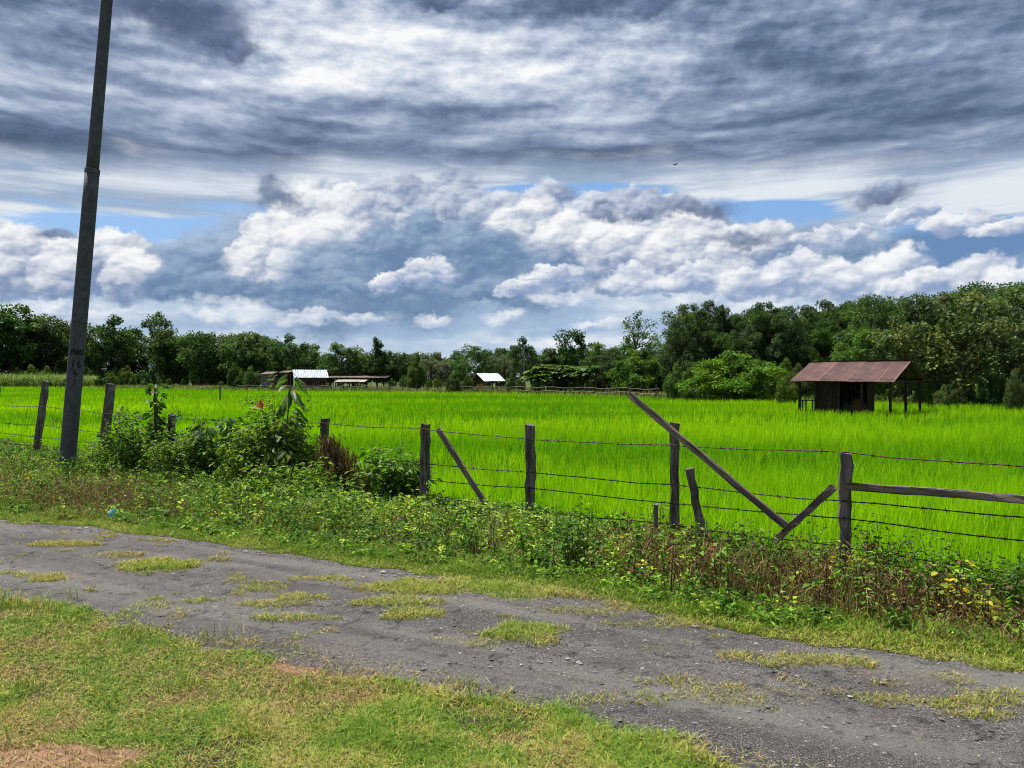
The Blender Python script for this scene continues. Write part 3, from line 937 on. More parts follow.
# ------------------------------------------------------------------ single plants along the fence
def plant(name, label, cat, px, depth, h, spread, n_stem, per_stem, L, W, cols, group=None, tmpl=FOLD, droop=.3, stemcol=(.10, .08, .04), lean=.5, stem_r=.006, bare=.1, extra=None, up=.6, zbase=None):
    """a plant of real stems with leaves set along them; foliage and every stem are parts"""
    x0 = at(px, depth); z0 = float(ground_z(x0, depth))
    root = thing(name, label, cat, (x0, depth, z0), 0, group)
    gl, gst = Geo(), Geo()
    for i in range(n_stem):
        a = RNG.uniform(0, 6.28); rr = spread * math.sqrt(RNG.uniform(0, 1))
        b = np.array([math.cos(a) * rr * .35, math.sin(a) * rr * .35, 0])
        top = np.array([math.cos(a) * rr, math.sin(a) * rr * .8, h * RNG.uniform(.55, 1.05) * (1 - .45 * (rr / max(spread, .01)) ** 2)])
        mid = b * .6 + top * .4 + np.array([0, 0, top[2] * .18]) + RNG.normal(0, .03, 3)
        tt = np.linspace(0, 1, 7)[:, None]
        pts = (1 - tt) ** 2 * b + 2 * tt * (1 - tt) * mid + tt ** 2 * top
        tube(gst, pts, np.linspace(stem_r, stem_r * .35, 7), 5, stemcol)
        k = per_stem
        t = RNG.uniform(bare, 1.02, k) ** .8
        P = (1 - t)[:, None] ** 2 * b + 2 * (t * (1 - t))[:, None] * mid + (t ** 2)[:, None] * top
        aa = RNG.uniform(0, 6.28, k)
        D = np.stack([np.cos(aa), np.sin(aa), RNG.uniform(-.3, up, k)], 1)
        P = P + D * RNG.uniform(0, .05 + spread * .12, (k, 1)) 
        P[:, 2] = np.maximum(P[:, 2], .02)
        sz = L * RNG.uniform(.55, 1.2, k)
        ci = RNG.integers(0, len(cols), k)
        leaves(gl, P, D, rdir(k, 1.3), sz, sz * W / L, jit(np.array(cols)[ci], k, .28, .1), tmpl, droop)
    if extra: extra(root, gl, gst, h)
    gl.obj('foliage', M_LEAF, root)
    gst.obj('stem', M_STEM, root)
    return root


GRN = [(.065, .14, .016), (.105, .215, .02), (.18, .28, .025)]
LITE = [(.16, .27, .03), (.27, .34, .04), (.10, .19, .022)]
DARK = [(.032, .082, .014), (.055, .125, .016), (.09, .165, .02)]
plant('shrub', 'low dark green shrub right of the leaning post by the utility pole', 'shrub', 146, 13.0, 1.25, .80, 60, 70, .085, .040, DARK + GRN + LITE[:1])
plant('shrub', 'low tangled shrub beneath the vine covered fence post', 'shrub', 203, 12.1, 1.05, .60, 40, 70, .085, .042, DARK + GRN + LITE[:1])
plant('shrub', 'broad leafy shrub at the foot of the red leaved sapling', 'shrub', 276, 11.15, 1.62, .70, 60, 58, .085, .042, GRN + DARK[1:] + LITE)
plant('shrub', 'yellow green shrub in front of the red leaved sapling', 'shrub', 300, 10.3, .60, .85, 50, 56, .085, .042, LITE + GRN)
plant('shrub', 'leafy green shrub between the dead creeper and the next fence post', 'shrub', 392, 10.1, .84, .50, 36, 50, .11, .06, GRN + LITE[2:])
plant('shrub', 'sunlit shrub with small yellowish leaves between utility pole and climbing vine', 'shrub', 178, 12.2, .95, .70, 44, 60, .07, .034, LITE + GRN)
plant('shrub', 'leafy shrub hugging the left side of the dead creeper', 'shrub', 302, 11.0, .9, .38, 40, 60, .085, .042, GRN + LITE)
plant('shrub', 'fresh green shrub under the loose drooping vine', 'shrub', 246, 11.0, 1.15, .55, 46, 66, .08, .038, GRN + LITE + LITE)
plant('shrub', 'thin pale weedy shrub beside the foot of the utility pole', 'shrub', 96, 14.2, .72, .5, 24, 34, .08, .035, LITE + GRN)


def sapling_extra(root, gl, gst, h):
    # tall leader with large hanging leaves, one of them red
    pts = np.array([(.0, 0, 0), (.02, 0, .7), (.06, 0, 1.2), (.10, 0, 1.72)])
    tube(gst, pts, [.016, .012, .009, .005], 6, (.12, .10, .05))
    for z, k in ((1.66, 6), (1.48, 6), (1.30, 8), (1.1, 9), (.9, 9)):
        a = RNG.uniform(0, 6.28, k)
        D = np.stack([np.cos(a), np.sin(a), RNG.uniform(-.9, .1, k)], 1)
        P = np.stack([.02 + .05 * z + 0 * a, 0 * a, z + RNG.normal(0, .04, k)], 1) + D * .05
        leaves(gl, P, D, rdir(k, 1.), RNG.uniform(.18, .30, k), RNG.uniform(.065, .10, k), jit((.055, .115, .02), k, .3), BROAD, .45)
    pts = np.array([(-.05, 0, 0), (-.22, -.05, .7), (-.30, -.05, 1.22)])
    tube(gst, pts, [.012, .009, .005], 6, (.12, .08, .05))
    D = np.array([(-.2, 0, 1.), (-.9, -.3, .25), (.6, -.4, .5), (-.6, .3, .7)])
    P = np.tile(pts[-1], (4, 1))
    leaves(gl, P, D, np.array([(0, -1., .1), (0, -.6, 1), (0, -.5, 1), (0, -.5, 1)]), [.16, .19, .2, .16], [.06, .06, .07, .06], [(.30, .035, .012), (.34, .30, .04), (.10, .16, .03), (.30, .12, .03)], BROAD, .15)


plant('sapling', 'tall sapling with drooping leaves and a single red leaf', 'sapling', 284, 11.0, 1.35, .52, 26, 30, .19, .065, [(.11, .17, .03), (.17, .21, .04), (.07, .13, .022)], tmpl=BROAD, droop=.5, extra=sapling_extra, up=.2, bare=.3)


def vine_on_stake(name, label, cat, px, depth, h, rad, n, cols, L, stake=.03, z_lo=.15):
    x0 = at(px, depth); z0 = float(ground_z(x0, depth))
    root = thing(name, label, cat, (x0, depth, z0))
    gs = Geo(); tube(gs, [(0, 0, -.1), (.01, 0, h * .5), (.0, 0, h * .96)], [stake, stake, stake * .8], 7, (.10, .085, .07)); gs.obj('stake', M_STEM, root)
    gv = Geo()
    tt = np.linspace(0, 1, 40)
    tube(gv, np.stack([np.cos(tt * 20) * (stake + .008), np.sin(tt * 20) * (stake + .008), tt * h], 1), .005, 4, (.07, .09, .03)); gv.obj('vine', M_STEM, root)
    gl = Geo()
    z = z_lo + (h - z_lo) * RNG.uniform(0, 1.06, n); a = RNG.uniform(0, 6.28, n)
    lump = .6 + .8 * vnoise(z * 6, a * 0 + 3., 5)
    D = np.stack([np.cos(a), np.sin(a), RNG.uniform(-.9, .3, n)], 1)
    P = np.stack([np.cos(a), np.sin(a), 0 * a], 1) * (rad * lump * RNG.uniform(.2, 1, n))[:, None]; P[:, 2] = z
    ci = RNG.integers(0, len(cols), n)
    leaves(gl, P, D, rdir(n, .9), L * RNG.uniform(.6, 1.25, n), L * .55 * RNG.uniform(.7, 1.2, n), jit(np.array(cols)[ci], n, .3), BROAD, .4)
    gl.obj('foliage', M_LEAF, root)
    return root


vine_on_stake('vine_covered_stake', 'thin stake topped by dark leaves left of the short fence post', 'climbing plant', 155, 12.9, 1.52, .13, 130, DARK, .13, .03, .35)
vine_on_stake('vine_covered_post', 'old post smothered in hanging dark vine leaves', 'climbing plant', 229, 11.9, 1.02, .16, 170, DARK + GRN, .13, .05, .2)
vine_on_stake('vine_covered_stake', 'thin crooked branch with few leaves beside the leaning post', 'climbing plant', 119, 15.0, 1.05, .07, 46, GRN, .09, .022, .3)
vine_on_stake('climbing_vine', 'loose vine with drooping leaves left of the smothered post', 'climbing plant', 206, 12.0, .92, .17, 60, DARK, .15, .008, .45)


def dead_creeper():
    x0, d = at(338, 10.45), 10.45
    root = thing('dead_creeper', 'dry brown dead creeper hanging off a fence post', 'dead creeper', (x0, d, 0))
    g = Geo(); n = 1500
    t = RNG.uniform(0, 1, n) ** .8
    cx = -.17 + .46 * t; cz = .88 - .80 * t
    w = .06 + .16 * t
    P = np.stack([cx + RNG.normal(0, 1, n) * w, RNG.normal(0, 1, n) * w * .8, np.maximum(cz + RNG.normal(0, .05, n), .03)], 1)
    D = np.stack([RNG.normal(.25, .3, n), RNG.normal(0, .3, n), RNG.normal(-1, .4, n)], 1)
    leaves(g, P, D, rdir(n, .3), RNG.uniform(.06, .2, n), RNG.uniform(.008, .028, n), jit((.105, .066, .040), n, .5, .15), FOLD, .3)
    g.obj('foliage', M_LEAF, root)
    gs = Geo()
    for i in range(16):
        e = np.array([RNG.uniform(.05, .5), RNG.normal(0, .14), .02])
        b = np.array([-.15 + RNG.normal(0, .03), RNG.normal(0, .04), RNG.uniform(.6, .9)])
        m_ = (b + e) / 2 + np.array([.03, 0, .06])
        tt = np.linspace(0, 1, 6)[:, None]
        tube(gs, (1 - tt) ** 2 * b + 2 * tt * (1 - tt) * m_ + tt ** 2 * e, .005, 4, (.11, .065, .04))
    gs.obj('stem', M_STEM, root)


dead_creeper()
plant('tall_weed', 'upright dark stemmed weed at the edge of the lane', 'weed', 571, 6.62, .62, .16, 7, 30, .06, .032, DARK + GRN, stemcol=(.04, .05, .02), bare=.1)
plant('tall_weed', 'withered weed with a few leaves left of the tallest post', 'weed', 655, 7.7, .52, .14, 5, 18, .05, .024, LITE + [(.2, .14, .07)], stemcol=(.12, .09, .06))
plant('tall_weed', 'weed with one bright yellow leaf near the tallest post', 'weed', 640, 7.3, .36, .15, 6, 16, .06, .03, GRN + [(.50, .40, .02)])
for lab, px, d, h, sp in [('straggly green bush just right of the corner post', 884, 6.15, .60, .30), ('straggly green bush below the middle of the fence rail', 935, 5.75, .52, .32),
                          ('dark weedy bush beneath the right end of the fence rail', 1000, 5.45, .42, .30), ('weedy bush with small leaves left of the corner post', 812, 6.3, .46, .28), ('weedy bush round the joint of the two slanting timbers', 772, 6.5, .40, .26),
                          ('thin weedy bush right of the leaning stub', 735, 6.75, .40, .32)]:
    plant('weedy_bush', lab, 'bush', px, d, h, sp, 16, 48, .042, .022, DARK + GRN + [(.12, .17, .03)], 'weedy bushes under the fence rail', stem_r=.004)
for lab, px, d, h in [('dry stalk with big yellow leaves nearest the right edge', 992, 4.95, .42), ('dry stalk with yellowing leaves among the brown weeds', 962, 5.15, .42), ('dark stalk with pale yellow leaves in the brown weeds', 935, 5.25, .36),
                      ('short yellow leaved plant in front of the corner post', 868, 5.75, .34), ('yellow leaved plant below the joined boards', 828, 5.95, .30)]:
    plant('yellowing_plant', lab, 'plant', px, d, h, .10, 5, 9, .055, .034, [(.42, .40, .03), (.34, .38, .05), (.14, .2, .03), (.5, .38, .03)], 'yellowing plants in the brown weeds', stemcol=(.06, .04, .03), tmpl=BROAD)
for lab, px, d, h in [('yellow green weed left of the slanting board', 405, 9.1, .34), ('yellow green weed below the slanting board', 475, 8.5, .32), ('yellow green weed by the foot of the second upright post', 545, 8.0, .30),
                      ('bright weed in front of the tallest post', 690, 6.9, .30), ('pale weed clump on the lane side of the creeper', 350, 9.3, .32)]:
    plant('broadleaf_weed', lab, 'weed', px, d, h, .3, 14, 16, .07, .04, LITE, 'pale broadleaf weeds along the fence', tmpl=BROAD, bare=.3)
# ------------------------------------------------------------------ pole, fence, boards
def wood_mat(name, dark, light, lichen=.2):
    m = new_mat(name)
    p = texco(); inf = X(X.nt.nodes.new('ShaderNodeObjectInfo').outputs['Random'])
    q = scalev(p, (26., 26., 2.2)); x, y, z = sep(q); q = vec(x + inf * 37., y + inf * 11., z)
    g = noise(q, 1., 6., .65, .4); b = noise(p, 5., 4., .6)
    c = mix(smooth(g, .35, .68), dark, light)
    c = mix(smooth(b, .55, .72) * lichen, c, (.30, .30, .26))
    c = mix(smooth(noise(q, 2.3, 3., .6), .62, .70) * .7, c, (.012, .010, .009))
    out(pbsdf(c, .9, .15, normal=bump(g, .7, .008)))
    return m


M_POST = wood_mat('weathered_post', (.042, .036, .032), (.175, .155, .138), .45)
M_BOARD = wood_mat('weathered_board', (.050, .040, .034), (.20, .165, .14), .2)
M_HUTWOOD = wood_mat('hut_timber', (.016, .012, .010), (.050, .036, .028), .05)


def wire_mat():
    m = new_mat('rusty_wire'); n = noise(texco(), 40., 3.)
    out(pbsdf(mix(n, (.03, .022, .02), (.085, .05, .035)), .75, .3, .3)); return m


M_WIRE = wire_mat()


def timber(name, p0, p1, w, t, mat, parent, label=None, jag=.004, nseg=9, slant=.0, facing=None):
    """a sawn timber from p0 to p1 (world), built along its own Z axis"""
    p0, p1 = Vector(p0), Vector(p1)
    L = (p1 - p0).length
    cs = np.array([(-.5, -.38), (-.38, -.5), (.38, -.5), (.5, -.38), (.5, .38), (.38, .5), (-.38, .5), (-.5, .38)])
    co = []
    for k in range(nseg + 1):
        z = L * k / nseg
        r = cs * (w, t) * (1 + RNG.normal(0, .02)) + RNG.normal(0, jag, (8, 2)) + RNG.normal(0, jag * .8, 2)
        zz = np.full(8, z)
        if k == nseg: zz = z + cs[:, 0] * slant + RNG.normal(0, jag * 1.2, 8)
        co.append(np.column_stack([r, zz]))
    co = np.concatenate(co)
    q = [(k * 8 + i, k * 8 + (i + 1) % 8, k * 8 + 8 + (i + 1) % 8, k * 8 + 8 + i) for k in range(nseg) for i in range(8)]
    bm = bmesh.new()
    vs = [bm.verts.new(c) for c in co]
    for f in q: bm.faces.new([vs[i] for i in f])
    bm.faces.new(vs[:8][::-1]); bm.faces.new(vs[-8:])
    o = mobj(name, bm_mesh(name, bm, mat), parent)
    z = (p1 - p0).normalized()
    f = Vector(facing if facing else (-.35, -1, 0)); y = -(f - z * f.dot(z)).normalized(); x = y.cross(z)
    mt = Matrix((x, y, z)).transposed().to_4x4()
    o.rotation_euler = mt.to_euler()
    o.location = p0 - (parent.location if parent else Vector())
    if label: o['label'] = label
    return o


FN = Vector((-.67, -.74, 0)).normalized()          # towards the lane


def fence_pt(px, off=0.):
    """point on the fence line seen in column px"""
    k = (px - 512) / F_PX
    xs = np.linspace(-40, 8, 4000); ys = fence_y(xs)
    i = int(np.argmin(np.abs(xs / np.maximum(ys, .1) - k)))
    return float(xs[i]) + FN.x * off, float(ys[i]) + FN.y * off


def build_fence():
    x0, y0 = fence_pt(530)
    root = thing('barbed_wire_fence', 'weathered wooden post and barbed wire fence along the rice field', 'fence', (x0, y0, 0))
    posts = [  # column of the foot, column and row of the top, width, label
        (34, 46, 381, .125, 'tall post leaning right at the left edge'), (100, 111, 384, .150, 'tall post leaning right beside the utility pole'), (170, 172, 415, .095, 'short post deep in the shrubs'),
        (324, 324.5, 419, .105, 'post with the dead creeper'), (425, 425.5, 424, .110, None), (530, 530, 425, .100, None), (675, 674.5, 423, .085, 'tallest slim post behind the long leaning pole'),
        (846, 845.5, 453, .092, 'corner post carrying the rail')]
    for pf, pt, ty, w, lab in posts:
        x, y = fence_pt(pf)
        timber('post', (x, y, -.25), (at(pt, y), y, zat(ty, y)), w, w * .9, M_POST, root, lab, .0045, 12, RNG.uniform(-.02, .02))
    # beyond the frame on both sides, so that wires and rail have an end
    for xx in (-12.9, -15.6):
        timber('post', (xx, fence_y(xx), -.25), (xx + .15, fence_y(xx), 1.45), .12, .11, M_POST, root)
    xr = 4.05
    timber('post', (xr, fence_y(xr), -.25), (xr, fence_y(xr), 1.12), .095, .085, M_POST, root)
    xq = 5.6
    timber('post', (xq, fence_y(xq), -.25), (xq, fence_y(xq), 1.1), .095, .085, M_POST, root)
    # rail and brace, nailed to the lane side of the corner post
    ax, ay = fence_pt(838, .075)
    bx, by = 4.10 + FN.x * .07, fence_y(4.10) + FN.y * .07
    timber('rail', (at(845, ay - .01), ay - .01, zat(486, ay)), (bx, by, zat(506, by)), .032, .062, M_BOARD, root, None, .002, 12, facing=(0, 0, 1))
    cx, cy = fence_pt(774, .06)
    timber('brace', (at(774, cy), cy, zat(542, cy)), (ax, ay, zat(487, ay)), .030, .058, M_BOARD, root, None, .002, 8, facing=(0, 0, 1))
    # wires: heights measured at the posts
    keys = {'x': [-15.6, -10.0, -7.9, -5.9, -2.77, -1.10, .2, 1.59, 2.77, 4.05, 5.6],
            'a': [1.05, 1.06, .97, .98, 1.00, 1.015, .965, 1.007, 1.045, 1.03, 1.03],
            'b': [.62, .65, .58, .60, .58, .575, .60, .618, .645, .66, .65], 'c': [.40, .40, .38, .38, .38, .375, .42, .44, .505, .50, .48], 'd': [.2, .2, .2, .2, .2, .2, .17, .24, .26, .26, .25]}
    for wi, key in enumerate('abcd'):
        g = Geo()
        xs = np.arange(-15.6, 5.6, .035)
        base = np.interp(xs, keys['x'], keys[key])
        kx = np.array(keys['x']); i = np.clip(np.searchsorted(kx, xs) - 1, 0, len(kx) - 2)
        t = (xs - kx[i]) / (kx[i + 1] - kx[i])
        sag = -.10 * (kx[i + 1] - kx[i]) * .25 * 4 * t * (1 - t) * (.5 + .5 * (wi + 1) / 3) * .35
        z = base + sag + (fbm(xs * 1.6, xs * 0 + wi, 7) - .5) * .035
        ys = fence_y(xs)
        off = .052 if wi != 3 else .05
        pts = np.stack([xs + FN.x * off, ys + FN.y * off, z], 1)
        tw = xs * 55
        for ph in (0, math.pi):
            q = pts.copy(); q[:, 2] += .0028 * np.sin(tw + ph); q[:, 1] += .0028 * np.cos(tw + ph)
            tube(g, q, .0040, 4, cap=False)
        pos = np.arange(1, len(xs) - 2, 4)
        for j in pos:
            c = pts[j] + (pts[j + 1] - pts[j]) * RNG.uniform()
            for s_ in range(2):
                d = unit(RNG.normal(size=3) * (.35, 1, 1)) * .021
                tube(g, [c - d, c + d], .0028, 3, cap=False)
        g.obj('wire', M_WIRE, root, (-x0, -y0, 0))
    return root


build_fence()


def lone_timber(name, label, cat, p0, p1, w, t, mat, **kw):
    o = timber(name, p0, p1, w, t, mat, None, **kw)
    tag(o, label, cat)
    return o


# the long pole leaning over the tallest post, its lower end on the brace
d0, d1 = fence_pt(787, .15), fence_pt(629, .12)
lone_timber('leaning_pole', 'long thin weathered pole leaning across the tallest fence post', 'wooden pole', (at(787, d0[1]), d0[1], zat(527, d0[1])), (at(629, d1[1]), d1[1], zat(394.5, d1[1])), .034, .062, M_BOARD, jag=.002, nseg=14, facing=(0, 0, 1))
d0, d1 = fence_pt(494, .12), fence_pt(438, .07)
lone_timber('slanting_board', 'short slanting board propped beside an upright fence post', 'wooden board', (at(497, d0[1]), d0[1], zat(522, d0[1])), (at(438, d1[1]), d1[1], zat(429, d1[1])), .03, .072, M_BOARD, jag=.003, facing=(0, 0, 1))
d0 = fence_pt(703, .2)
lone_timber('leaning_stub', 'dark crooked stub of a post leaning left under the long pole', 'wooden stake', (at(708, d0[1]), d0[1], -.1), (at(690, d0[1] + .05), d0[1] + .05, zat(469, d0[1])), .075, .07, M_POST, jag=.006)
d0 = fence_pt(655, .15)
lone_timber('wooden_stake', 'tiny grey stake barely above the weeds left of the tallest post', 'wooden stake', (at(655, d0[1]), d0[1], -.1), (at(656, d0[1]), d0[1], zat(505, d0[1])), .04, .04, M_POST, jag=.004)


def build_pole():
    Y = 13.2
    root = thing('utility_pole', 'tall dark grey metal utility pole leaning slightly right', 'utility pole', (at(66, Y), Y, 0))
    root.rotation_euler = (0, math.atan(.0895), 0)
    m = new_mat('pole_steel')
    p = texco(); n = noise(p, 9., 5., .6); x, y, z = sep(p)
    st = noise(vec(x * 14., y * 14., z * .7), 1., 4., .6)
    c = mix(smooth(n, .35, .7), (.048, .053, .060), (.080, .086, .092)); c = mix(smooth(st, .56, .72) * .5, c, (.03, .028, .026))
    c = mix(smooth(z + n * .5, .75, .1) * .35, c, (.09, .065, .045))
    out(pbsdf(c, .75, .35, .0, bump(n, .25, .01)))
    def sec(name, z0, z1, r0, r1):
        g = Geo(); zz = np.linspace(z0, z1, 14)
        tube(g, np.stack([0 * zz, 0 * zz, zz], 1), np.linspace(r0, r1, 14), 28)
        return g.obj(name, m, root, smooth=True)
    sec('lower_section', -.4, 5.26, .134, .116)
    sec('collar', 5.23, 5.31, .121, .121)
    sec('upper_section', 5.28, 9.6, .101, .086)
    sec('cap', 9.59, 9.63, .092, .06)
    paint = new_mat('black_stencil'); out(pbsdf((.012, .012, .014), .7, .2))
    for txt, pyc, size, wd in [('PMU', 352, .12, 1.), ('16', 363.5, .18, 1.), ('9', 374, .16, 1.), ('1', 382.5, .15, 1.)]:
        zc = zat(pyc, Y)
        r = .134 - .018 * (zc + .4) / 5.66 + .0025
        a0 = math.atan2(-Y, -at(66, Y))                         # the side that faces the lane
        step = size * (.62 if len(txt) == 3 else .5) / r
        for i, ch in enumerate(txt):                            # every character lies flat on the curve of the steel
            cu = bpy.data.curves.new('lettering', 'FONT'); cu.body = ch; cu.align_x = 'CENTER'; cu.align_y = 'CENTER'; cu.size = size; cu.offset = .007 if len(txt) == 3 else .003; cu.extrude = .001
            tmp = bpy.data.objects.new('lettering', cu); COL.objects.link(tmp)
            bpy.context.view_layer.update()
            me = bpy.data.meshes.new_from_object(tmp.evaluated_get(bpy.context.evaluated_depsgraph_get()))
            bpy.data.objects.remove(tmp); bpy.data.curves.remove(cu)
            me.materials.clear(); me.materials.append(paint); me.name = 'lettering'
            a = a0 + (i - (len(txt) - 1) / 2) * step
            o = mobj('lettering', me, root, (math.cos(a) * r, math.sin(a) * r, zc))
            o.rotation_euler = (R(90), 0, a + R(90)); o.scale = (.8, 1, 1)
    # thin frame round the number
    r = .134 - .018 * (1.9 + .4) / 5.66 + .002; a0 = math.atan2(-Y, -at(66, Y))
    for zz in (zat(357.5, Y), zat(369, Y)):
        g = Geo(); aa = np.linspace(a0 - .62, a0 + .62, 14)
        tube(g, np.stack([np.cos(aa) * r, np.sin(aa) * r, 0 * aa + zz], 1), .004, 4)
        g.obj('stencil_line', paint, root)
    return root


build_pole()


def build_litter():
    x, y = gpt(113, 519)
    bm = bmesh.new()
    bmesh.ops.create_icosphere(bm, subdivisions=4, radius=.062)
    for v in bm.verts:
        c = v.co.normalized()
        n = float(fbm(np.array([c.x * 3 + c.z * 2]), np.array([c.y * 3 + c.z]), 3, 4)[0]) - .5
        n2 = abs(float(fbm(np.array([c.x * 7 - c.z * 5]), np.array([c.y * 7 + c.z * 4]), 8, 3)[0]) - .5)
        v.co *= 1 + n * 1.3 - n2 * 1.5
        v.co.z = max(v.co.z * 1.1 + .045, .0)
        v.co.x *= .8
    m = new_mat('blue_plastic'); n = noise(texco(), 18., 3.)
    out(pbsdf(mix(smooth(n, .4, .6), (.10, .45, .52), (.45, .72, .85)), .3, .5))
    o = mobj('plastic_bag', bm_mesh('plastic_bag', bm, m), None, (x, y, .01))
    tag(o, 'crumpled blue plastic bag lying in the roadside grass', 'plastic bag')


build_litter()


# ------------------------------------------------------------------ buildings
def sheet_mat(name, a, b, c_, rough=.5, metal=.3, streak=.6):
    m = new_mat(name)
    p = texco(); x, y, z = sep(p); col = attr()
    s = noise(vec(x * 5., y * .45, z * .45), 1., 5., .65); n = noise(p, 1.3, 5., .65); f = noise(p, 16., 4., .6)
    c = mix(smooth(n, .35, .66), a, b); c = mix(smooth(s, .5, .72) * streak, c, c_)
    mm = X.nt.nodes.new('ShaderNodeMix'); mm.data_type = 'RGBA'; mm.blend_type = 'MULTIPLY'; mm.inputs[0].default_value = 1.
    plug(mm.inputs[6], c); plug(mm.inputs[7], col)
    out(pbsdf(X(mm.outputs[2]), mix_f(f, rough - .1, rough + .2), .4, metal, bump(f, .2, .01)))
    return m


def mix_f(f, a, b): return f * (b - a) + a


M_RUST = sheet_mat('rusty_sheet', (.070, .032, .027), (.125, .062, .052), (.038, .021, .019), .55, .05, .8)
M_ZINC = sheet_mat('bright_sheet', (.20, .24, .31), (.33, .38, .46), (.13, .15, .19), .45, .2, .6)
M_OLDSHEET = sheet_mat('old_sheet', (.10, .075, .06), (.20, .15, .12), (.06, .045, .04), .7, .1, .6)
M_CREAM = sheet_mat('cream_sheet', (.26, .25, .22), (.36, .34, .30), (.16, .14, .12), .6, .1, .4)


def corrugated(name, parent, mat, L, S, loc, rot_x, sheets=6, period=.15, amp=.022, seams=True, gap=0.):
    """a roof slope: L along local x, S up the slope along local y; ribs run up the slope"""
    g = Geo()
    wsheet = L / sheets
    for k in range(sheets):
        n = max(8, int((wsheet + .06) / period * 6))
        xs = np.linspace(k * wsheet - .03, (k + 1) * wsheet + .03, n); ys = np.linspace(-RNG.uniform(0, .08), S, 5)
        X_, Y_ = np.meshgrid(xs, ys)
        Z_ = amp * np.sin(X_ / period * 6.283) + (.012 if k % 2 else 0.) + .012 * np.sin(Y_ * 2 + k)
        i = np.arange(X_.size).reshape(X_.shape)
        q = np.stack([i[:-1, :-1], i[:-1, 1:], i[1:, 1:], i[1:, :-1]], -1).reshape(-1, 4)
        tone = RNG.uniform(.82, 1.12)
        c = np.full((X_.size, 3), tone)
        if seams: c[(X_ > xs[-1] - .12).ravel()] = tone * 1.5          # bare lapped edge of each sheet
        g.add(np.stack([X_, Y_, Z_], -1).reshape(-1, 3), q, None, c)
    o = g.obj(name, mat, parent, loc)
    sm = o.modifiers.new('thickness', 'SOLIDIFY'); sm.thickness = .012
    o.rotation_euler = (rot_x, 0, 0)
    return o


def box(bm, x0, x1, y0, y1, z0, z1):
    r = bmesh.ops.create_cube(bm, size=1.)
    for v in r['verts']:
        v.co = Vector(((x0 + x1) / 2 + v.co.x * (x1 - x0), (y0 + y1) / 2 + v.co.y * (y1 - y0), (z0 + z1) / 2 + v.co.z * (z1 - z0)))


def planks(name, parent, mat, a, b, z0, z1, wd=.16, th=.025):
    """vertical planking between plan points a and b, each board a little out of true"""
    bm = bmesh.new()
    a, b = np.array(a, float), np.array(b, float); L = np.linalg.norm(b - a); d = (b - a) / L; nrm = np.array([-d[1], d[0]])
    k = int(L / wd)
    for i in range(k):
        s0, s1 = i * L / k + .004, (i + 1) * L / k - .004
        o_ = RNG.uniform(-.006, .006); zt = z1 + RNG.uniform(-.05, .03)
        r = bmesh.ops.create_cube(bm, size=1.)
        for v in r['verts']:
            s = s0 if v.co.x < 0 else s1
            q = a + d * s + nrm * (o_ + v.co.y * th)
            v.co = Vector((q[0], q[1], z0 if v.co.z < 0 else zt))
    return mobj(name, bm_mesh(name, bm, mat), parent)


def stick(name, parent, mat, p0, p1, w, label=None):
    bm = bmesh.new(); p0, p1 = Vector(p0), Vector(p1)
    box(bm, -w / 2, w / 2, -w / 2, w / 2, 0, (p1 - p0).length)
    bmesh.ops.bevel(bm, geom=list(bm.edges), offset=w * .12, segments=1, affect='EDGES')
    o = mobj(name, bm_mesh(name, bm, mat), parent, p0)
    o.rotation_euler = (p1 - p0).to_track_quat('Z', 'Y').to_euler()
    return o


